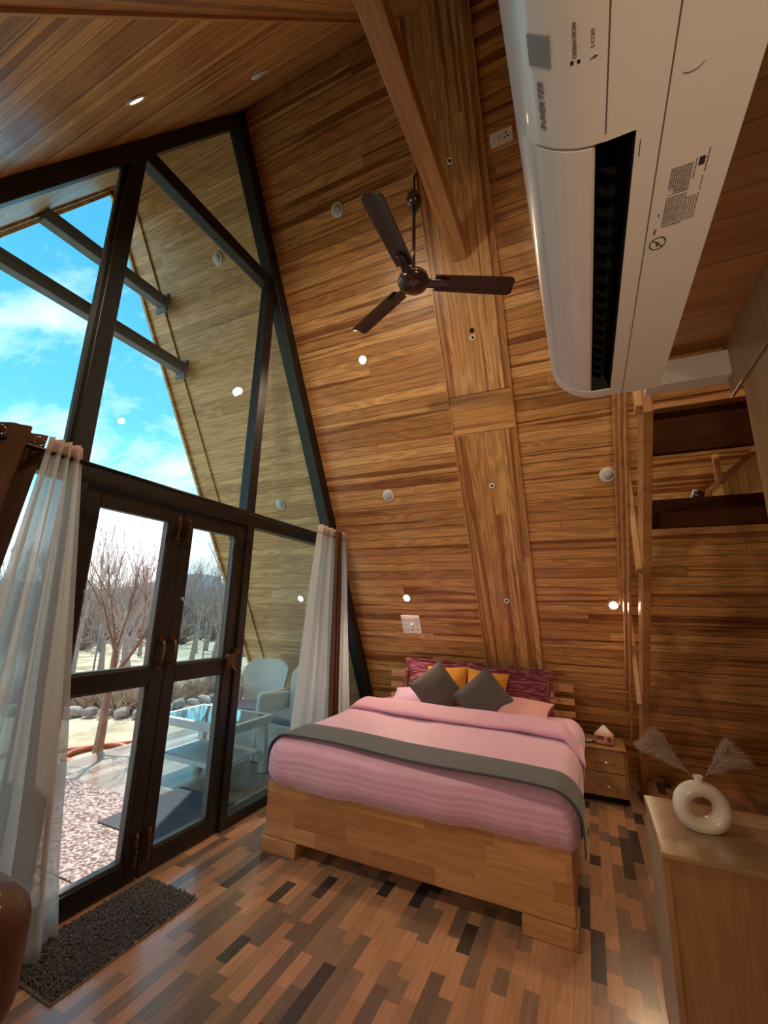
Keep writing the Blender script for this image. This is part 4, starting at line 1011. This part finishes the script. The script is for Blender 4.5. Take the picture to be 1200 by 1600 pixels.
def sofa():
    LE = pb('tan_brown_leather', (.10, .032, .014), .42, noise=.12, nscale=8, bump=.25, bscale=160, coat=.1)
    o = empty('leather_armchair', (-1.84, .42, 0)); tag(o, 'rounded brown leather armchair at the bottom left corner', 'armchair')
    def f1(p): return p+Vector((0, 0, 0))*0
    rbox(.72, .26, .40, .125, 8, 6, 4, 4).build('arm', LE, o, loc=(0, .385, .525))
    rbox(.72, .26, .40, .125, 8, 6, 4, 4).build('arm', LE, o, loc=(0, -.385, .525))
    rbox(.70, .96, .35, .05, 4, 6, 6, 3).build('base', LE, o, loc=(0, 0, .215))
    rbox(.56, .50, .16, .06, 5, 6, 6, 3).build('seat_cushion', LE, o, loc=(.04, 0, .47))
    rbox(.22, 1.0, .55, .10, 6, 4, 6, 4).build('backrest', LE, o, loc=(-.30, 0, .66))
    for x in (-.3, .3):
        for y in (-.42, .42): MB().lathe([(0, 0), (.02, 0), (.025, .04), (0, .04)], 12).build('leg', BLACKM, o, loc=(x, y, 0))
sofa()

# ------------------------------------------------------------------ porch and garden
def outdoors():
    GZ = -.12
    PF = wood('porch_tiles', 'Y', 'X', w=.12, Ln=.9, streak=.1, groove=.01, gdark=.15, rough=.16, coat=.2, fig=.8, bumpk=.03,
              tones=[(0, (.22, .165, .13)), (.4, (.44, .35, .29)), (.7, (.31, .24, .195)), (1, (.55, .46, .39))], interp='CONSTANT')
    struct(MB().box(-4.72, XF-.07, -1.6, 6.2, -.14, -.004).build('floor_porch', PF))
    m, nt, b = mat_base('speckled_carpet'); L = nt.links.new
    tc = nd(nt, 'ShaderNodeTexCoord'); vo = nd(nt, 'ShaderNodeTexNoise'); vo.inputs['Scale'].default_value = 48; vo.inputs['Detail'].default_value = 3; L(tc.outputs['Object'], vo.inputs[0])
    L(ramp(nt, vo.outputs[0], [(.38, (.13, .085, .08)), (.5, (.27, .20, .19)), (.60, (.52, .42, .41))]), b.inputs['Base Color']); b.inputs['Roughness'].default_value = .95
    for x0, x1, y0, y1, lab in ((-4.68, -2.50, 1.78, 2.64, 'speckled brown porch carpet strip nearer the shiny floor'), (-4.68, -2.50, .70, 1.765, 'speckled brown porch carpet strip beyond the seam, by the sheer curtain')):
        tag(MB().box(x0, x1, y0, y1, -.004, .006).build('porch_carpet', m, bevel=.003), lab, 'carpet', 'porch carpet strips')
    tag(MB().box(-3.22, -2.62, 2.25, 2.95, .006, .016).build('porch_mat', pb('charcoal_mat', (.07, .07, .085), .95, noise=.3, nscale=90), bevel=.003), 'charcoal mat on the porch just outside the doors', 'door mat')
    # ground
    g, nt, b = mat_base('dry_grass'); L = nt.links.new
    tc = nd(nt, 'ShaderNodeTexCoord'); n1 = nd(nt, 'ShaderNodeTexNoise'); n1.inputs['Scale'].default_value = 1.3; n1.inputs['Detail'].default_value = 8; n1.inputs['Roughness'].default_value = .7; L(tc.outputs['Object'], n1.inputs[0])
    L(ramp(nt, n1.outputs[0], [(.3, (.26, .20, .12)), (.5, (.46, .39, .27)), (.65, (.56, .49, .36)), (.8, (.36, .34, .19))]), b.inputs['Base Color']); b.inputs['Roughness'].default_value = 1
    def gr(u, v):
        x = -4.5-u**2*75; y = -35+v*110
        return (x, y, GZ+.05*nz3(x*.4, y*.4, 0)*min(1, (-4.7-x)/2) if x < -4.7 else GZ)
    struct(MB().grid(60, 90, lambda u, v: gr(u, v)).build('ground', g))
    # far hills
    HM, nt, b = mat_base('blue_hills'); L = nt.links.new
    b.inputs['Base Color'].default_value = (.20, .25, .36, 1); b.inputs['Roughness'].default_value = 1
    tc = nd(nt, 'ShaderNodeTexCoord'); n1 = nd(nt, 'ShaderNodeTexNoise'); n1.inputs['Scale'].default_value = .02; n1.inputs['Detail'].default_value = 8; L(tc.outputs['Object'], n1.inputs[0])
    L(ramp(nt, n1.outputs[0], [(.35, (.16, .20, .30)), (.65, (.30, .33, .42))]), b.inputs['Base Color'])
    def hill(u, v):
        a = R(-60)+u*R(150)      # angle from -x towards +y
        d = 600+220*v; hgt = (38+22*nz3(u*7, 1, 0)+10*nz3(u*21, 4, 0)+26*math.exp(-((u-.675)/.035)**2))
        return (-d*math.cos(a), d*math.sin(a), -12+hgt*math.sin(min(1, v*1.6)*math.pi/2))
    struct(MB().grid(140, 10, hill).build('hills', HM))
    # mid-distance belt of orchard scrub
    SC = pb('hazy_orchard', (.30, .22, .19), 1, noise=.5, nscale=1.2)
    def tree(seed, h, trunk, spread, levels, mb, tw=1.0):
        rr = random.Random(seed)
        def br(p, d, L_, r_, lev):
            n = 4 if lev < 2 else 3; pts = [p]; dd = d.copy(); q = p.copy(); rad = [r_]
            for i in range(n):
                dd = (dd+Vector((rr.uniform(-1, 1), rr.uniform(-1, 1), rr.uniform(-.3, .8)))*(.16 if lev else .07)).normalized()
                q = q+dd*L_/n; pts.append(q.copy()); rad.append(r_*(1-.45*(i+1)/n))
            mb.tube(pts, rad, 6 if lev < 2 else 3, cap=False)
            if lev >= levels: return
            k = 4 if lev == 0 else rr.choice((3, 4)) + (1 if lev >= levels-1 else 0)
            for j in range(k):
                a = (j+rr.uniform(-.3, .3))/k*2*math.pi; t = rr.uniform(.45, 1) if lev else rr.uniform(.86, 1)
                i0 = min(n, max(1, int(t*n+.5))); sp = spread*(1 if lev == 0 else .8)
                o = dd.orthogonal().normalized(); s_ = (Matrix.Rotation(a, 3, dd) @ o)
                nd_ = (dd+s_*sp*rr.uniform(.6, 1.15)+Vector((0, 0, .28))).normalized()
                br(pts[i0], nd_, L_*rr.uniform(.62, .86)*(1.0 if lev else .95), rad[i0]*.66*(tw if lev else 1), lev+1)
        br(Vector((0, 0, -.05)), Vector((rr.uniform(-.06, .06), rr.uniform(-.06, .06), 1)), h, trunk, 0)
        return mb
    BK = pb('bark_pinkish', (.34, .20, .15), .9, noise=.25, nscale=14)
    BK2 = pb('bark_greyish', (.31, .22, .19), .95, noise=.25, nscale=14)
    t1 = empty('fruit_tree', (-4.95, 3.33, GZ)); tag(t1, 'bare young tree with a pink ribbon in the round clay bed', 'tree')
    tree(11, 1.15, .058, .62, 5, MB(), .92).build('trunk_and_branches', BK, t1)
    MB().tube([(.03, .035, .93), (.05, -.01, .98), (.02, .05, 1.0), (.06, .0, .93)], .022, 6).build('pink_ribbon', pb('pink_ribbon', (.85, .05, .25), .6), t1)
    pro = []
    for s, (h, tr) in enumerate(((1.05, .085), (1.2, .08), (.9, .09))):
        o = tree(31+s*7, h, tr, .78, 5, MB(), .95).build('orchard_tree', BK2); pro.append(o)
    rr = random.Random(9); first = [True]*3
    spots = [(-6.55, 6.35), (-7.3, 9.4), (-8.8, 6.3)]
    for i in range(1, 10):
        for j in range(9):
            x = -8.2-i*2.4+rr.uniform(-.5, .5); y = -x*(.42+j*.115)+rr.uniform(-.8, .8)
            spots.append((x, y))
    for i, (x, y) in enumerate(spots):
        k = i % 3; o = pro[k]
        if not first[k]: o = pro[k].copy(); COL.objects.link(o)
        first[k] = False
        o.location = (x, y, GZ-.02); o.rotation_euler = (0, 0, rr.uniform(0, 6.28)); s = rr.uniform(.85, 1.2); o.scale = (s, s, s)
        far = 'in the nearest orchard row' if x > -9 else ('in the middle of the orchard' if x > -20 else 'far back in the orchard')
        if i < 3: tag(o, ('bare tree standing at the hedge, seen through the right door leaf', 'bare tree beyond the hedge, nearest the porch chairs', 'bare tree just beyond the hedge, right of the ribboned young tree')[i], 'tree', 'bare fruit trees in the orchard')
        else: tag(o, 'bare grey fruit tree '+far+' beyond the hedge', 'tree', 'bare fruit trees '+far)
    # scrub belt
    hb = MB(); rr = random.Random(2)
    def bush(mb, c, r_, n, thick=.004):
        for i in range(n):
            a = rr.uniform(0, 6.28); e = rr.uniform(.2, 1.35); L_ = r_*rr.uniform(.5, 1.1)
            d = Vector((math.cos(a)*math.cos(e), math.sin(a)*math.cos(e), math.sin(e)))
            p = Vector(c)+Vector((rr.uniform(-.15, .15), rr.uniform(-.15, .15), 0)); q = p+d*L_*.6+Vector((0, 0, .02)); e2 = q+(d+Vector((rr.uniform(-.6, .6), rr.uniform(-.6, .6), .3))).normalized()*L_*.45
            mb.tube([p, q, e2], [thick, thick*.7, thick*.3], 3, cap=False)
    def row(t, off):
        P = [Vector((-10.2, 2.85)), Vector((-6.15, 4.62)), Vector((-5.95, 8.4))]; l0 = (P[1]-P[0]).length; l1 = (P[2]-P[1]).length; d = t*(l0+l1)
        if d < l0: q = P[0].lerp(P[1], d/l0); n = Vector((-.40, .916))
        else: q = P[1].lerp(P[2], (d-l0)/l1); n = Vector((-1, 0))
        q = q+n*off; return q.x, q.y
    HB = pb('dry_hedge_twigs', (.42, .30, .21), 1, noise=.3, nscale=5)
    for i in range(64):
        x_, y = row(i/63, .42); bush(hb, (x_, y, GZ), .46, 80, .006)
    tag(hb.build('dry_hedge', HB), 'low dry brown hedge behind the row of stones', 'hedge', kind='stuff')
    fb = MB()
    for i in range(330):
        a = rr.uniform(.25, 1.5); d = rr.uniform(16, 46); bush(fb, (-d, d*a, GZ), rr.uniform(1.6, 2.6)*(.7+d/60), 46, .012+d*.0007)
    tag(fb.build('distant_orchard_scrub', SC), 'hazy mass of bare scrub far behind the orchard rows', 'scrub', kind='stuff')
    # stone kerb
    ST = [pb('stone_pale', (.38, .32, .29), .9, noise=.2, nscale=10), pb('stone_grey', (.25, .21, .20), .9, noise=.2, nscale=10)]
    base = []
    for k in range(3):
        o = rbox(.34, .24, .20, .09, 4, 3, 3, 2, lambda p, k=k: p*(1+.25*nz3(p.x*6+k*5, p.y*6, p.z*6))).build('edging_stone', ST[k % 2]); base.append(o)
    used = [False]*3
    for i in range(36):
        x, y = row(i/35, rr.uniform(-.04, .04)); k = i % 3; o = base[k]
        if used[k]: o = base[k].copy(); COL.objects.link(o)
        used[k] = True; o.location = (x, y, GZ+.07); o.rotation_euler = (rr.uniform(-.2, .2), rr.uniform(-.2, .2), rr.uniform(0, 3)); s = rr.uniform(.48, .7); o.scale = (s, s, s)
        tag(o, 'rounded field stone in the row edging the hedge bed', 'stone', 'stones edging the hedge')
    # planting ring, clay kerb
    CL_ = pb('terracotta_kerb', (.50, .17, .11), .8, noise=.2, nscale=12)
    mb = MB(); 
    def rg(u, v):
        a = u*2*math.pi; r_ = [.22, .25, .25, .22][min(3, int(v*3+.5))]; z = [0, 0, .05, .05][min(3, int(v*3+.5))]
        return (r_*math.cos(a), r_*1.25*math.sin(a), z)
    mb.grid(36, 3, rg, smooth=False, closeu=True)
    o = mb.build('planting_ring', CL_, loc=(-4.98, 3.33, GZ), solid=.02); tag(o, 'red clay ring kerb around the young tree', 'kerb')
    tag(MB().tube([(-7.6, 1.2, GZ+.02), (-6.3, 2.3, GZ+.02), (-5.5, 3.13, GZ+.02), (-5.05, 3.82, GZ+.02), (-4.85, 4.8, GZ+.02), (-4.8, 6, GZ+.02)], .02, 6).build('clay_edging', CL_), 'thin red clay edging line crossing the pale lawn', 'edging')
    # wire fence
    fo = empty('wire_fence', (-11.2, 9, GZ)); tag(fo, 'thin wire fence on grey posts at the orchard edge', 'fence')
    PM = pb('galvanised_post', (.20, .22, .22), .7)
    for i in range(9):
        y = -7+i*1.7; MB().tube([(0, y, -.1), (0, y, 1.15)], .022, 6).build('fence_post', PM, fo)
    mb = MB()
    for z in (.35, .7, 1.05): mb.tube([(0, -7, z), (0, 6.6, z)], .006, 4)
    mb.build('wire', PM, fo)
outdoors()

# ------------------------------------------------------------------ porch furniture
def porch_furniture():
    m, nt, b = mat_base('white_wicker'); L = nt.links.new
    tc = nd(nt, 'ShaderNodeTexCoord'); sx = nd(nt, 'ShaderNodeSeparateXYZ'); L(tc.outputs['Object'], sx.inputs[0])
    a = mth(nt, 'SINE', mth(nt, 'MULTIPLY', mth(nt, 'ADD', sx.outputs[0], sx.outputs[1]), 330)); c = mth(nt, 'SINE', mth(nt, 'MULTIPLY', sx.outputs[2], 330)); k = mth(nt, 'MULTIPLY', a, c)
    L(ramp(nt, mth(nt, 'MULTIPLY_ADD', k, .5, .5), [(0, (.28, .28, .27)), (.45, (.74, .73, .70)), (1, (.80, .79, .76))]), b.inputs['Base Color'])
    bp = nd(nt, 'ShaderNodeBump'); bp.inputs['Strength'].default_value = .5; bp.inputs['Distance'].default_value = .004; L(k, bp.inputs['Height']); L(bp.outputs[0], b.inputs['Normal']); b.inputs['Roughness'].default_value = .5
    WK = m; WP = pb('white_resin', (.74, .73, .71), .45); CU = fabric('grey_seat_fabric', (.20, .20, .23), .9)
    def chair():
        o = empty('garden_armchair', (0, 0, 0))
        # faces local -y
        mb = MB().prism([(-.27, 0), (-.27, .38), (.22, .36), (.24, 0)], 0, -.27, .27); mb.build('seat_base', WK, o, recalc=True, bevel=.012)
        for s in (-1, 1):
            mb = MB().prism([(-.28, .0), (-.24, .60), (-.22, .635), (.22, .60), (.24, .0)], 0, s*.275, s*.335)
            mb.build('arm', WK, o, recalc=True, bevel=.016)
        def back(u, v):
            a = 2*u-1; z = .36+v*.54; w_ = .225+.06*math.sin(v*math.pi*.62)**1.5
            if v > .82: w_ *= math.sqrt(max(.05, 1-((v-.82)/.18)**2*.35))
            x = a*w_; y = .20+.10*v-.05*(a*a)
            z -= .05*abs(a)**5*max(0, v-.7)/.3
            return (x, y, z)
        MB().grid(20, 20, back).build('backrest', WK, o, solid=.03, bevel=.008)
        rbox(.50, .46, .075, .03, 4, 4, 4, 2).build('seat_cushion', CU, o, loc=(0, -.03, .41))
        return o
    c1 = chair(); c1.location = (-3.50, 4.10, 0); c1.rotation_euler = (0, 0, R(12)); tag(c1, 'white wicker armchair with a rounded back, beyond the porch table', 'armchair', 'white wicker porch armchairs')
    c2 = copy_tree(c1); c2.location = (-2.84, 3.98, 0); c2.rotation_euler = (0, 0, R(-6)); tag(c2, 'white wicker armchair nearer the glass, half behind the sheer curtain', 'armchair', 'white wicker porch armchairs')
    t = empty('porch_table', (-3.29, 3.32, 0)); tag(t, 'low white porch table with a black glass top and slanted legs', 'table')
    X, Y, h = .46, .29, .50
    WH = pb('white_painted_table', (.66, .65, .63), .45)
    mb = MB()
    mb.box(-X, X, -Y, -Y+.05, h-.07, h); mb.box(-X, X, Y-.05, Y, h-.07, h); mb.box(-X, -X+.05, -Y+.05, Y-.05, h-.07, h); mb.box(X-.05, X, -Y+.05, Y-.05, h-.07, h)
    mb.build('table_frame', WH, t, bevel=.005)
    MB().box(-X+.045, X-.045, -Y+.045, Y-.045, h-.012, h-.001).build('glass_top', pb('black_glass', (.01, .012, .016), .03, spec=.8, coat=1), t)
    for sx_ in (-1, 1):
        for sy in (-1, 1):
            M = M3((sx_*(X-.05), sy*(Y-.04), 0))
            MB().add([(-.035, -.03, 0), (.035, -.03, 0), (.035, .03, 0), (-.035, .03, 0), (-.035+sx_*-.03, -.03, h-.06), (.035+sx_*-.03, -.03, h-.06), (.035-sx_*.03, .03, h-.06), (-.035-sx_*.03, .03, h-.06)],
                     [(0, 3, 2, 1), (4, 5, 6, 7), (0, 1, 5, 4), (1, 2, 6, 5), (2, 3, 7, 6), (3, 0, 4, 7)], M=M).build('leg', WH, t, bevel=.004)
    for sy in (-1, 1): MB().box(-X+.05, X-.05, sy*(Y-.04)-.015, sy*(Y-.04)+.015, .14, .18).build('stretcher', WH, t, bevel=.003)
    MB().box(-X+.08, X-.08, -Y+.06, Y-.06, .17, .185).build('lower_shelf', WH, t)
    v = empty('jar', (-3.30, 3.33, h)); tag(v, 'small pale ornament standing on the black porch table', 'ornament')
    MB().lathe([(0, 0), (.025, 0), (.034, .02), (.030, .05), (.018, .065), (.022, .085), (.016, .10), (0, .104)], 20).build('body', pb('pale_stoneware', (.50, .44, .36), .6), v)
porch_furniture()
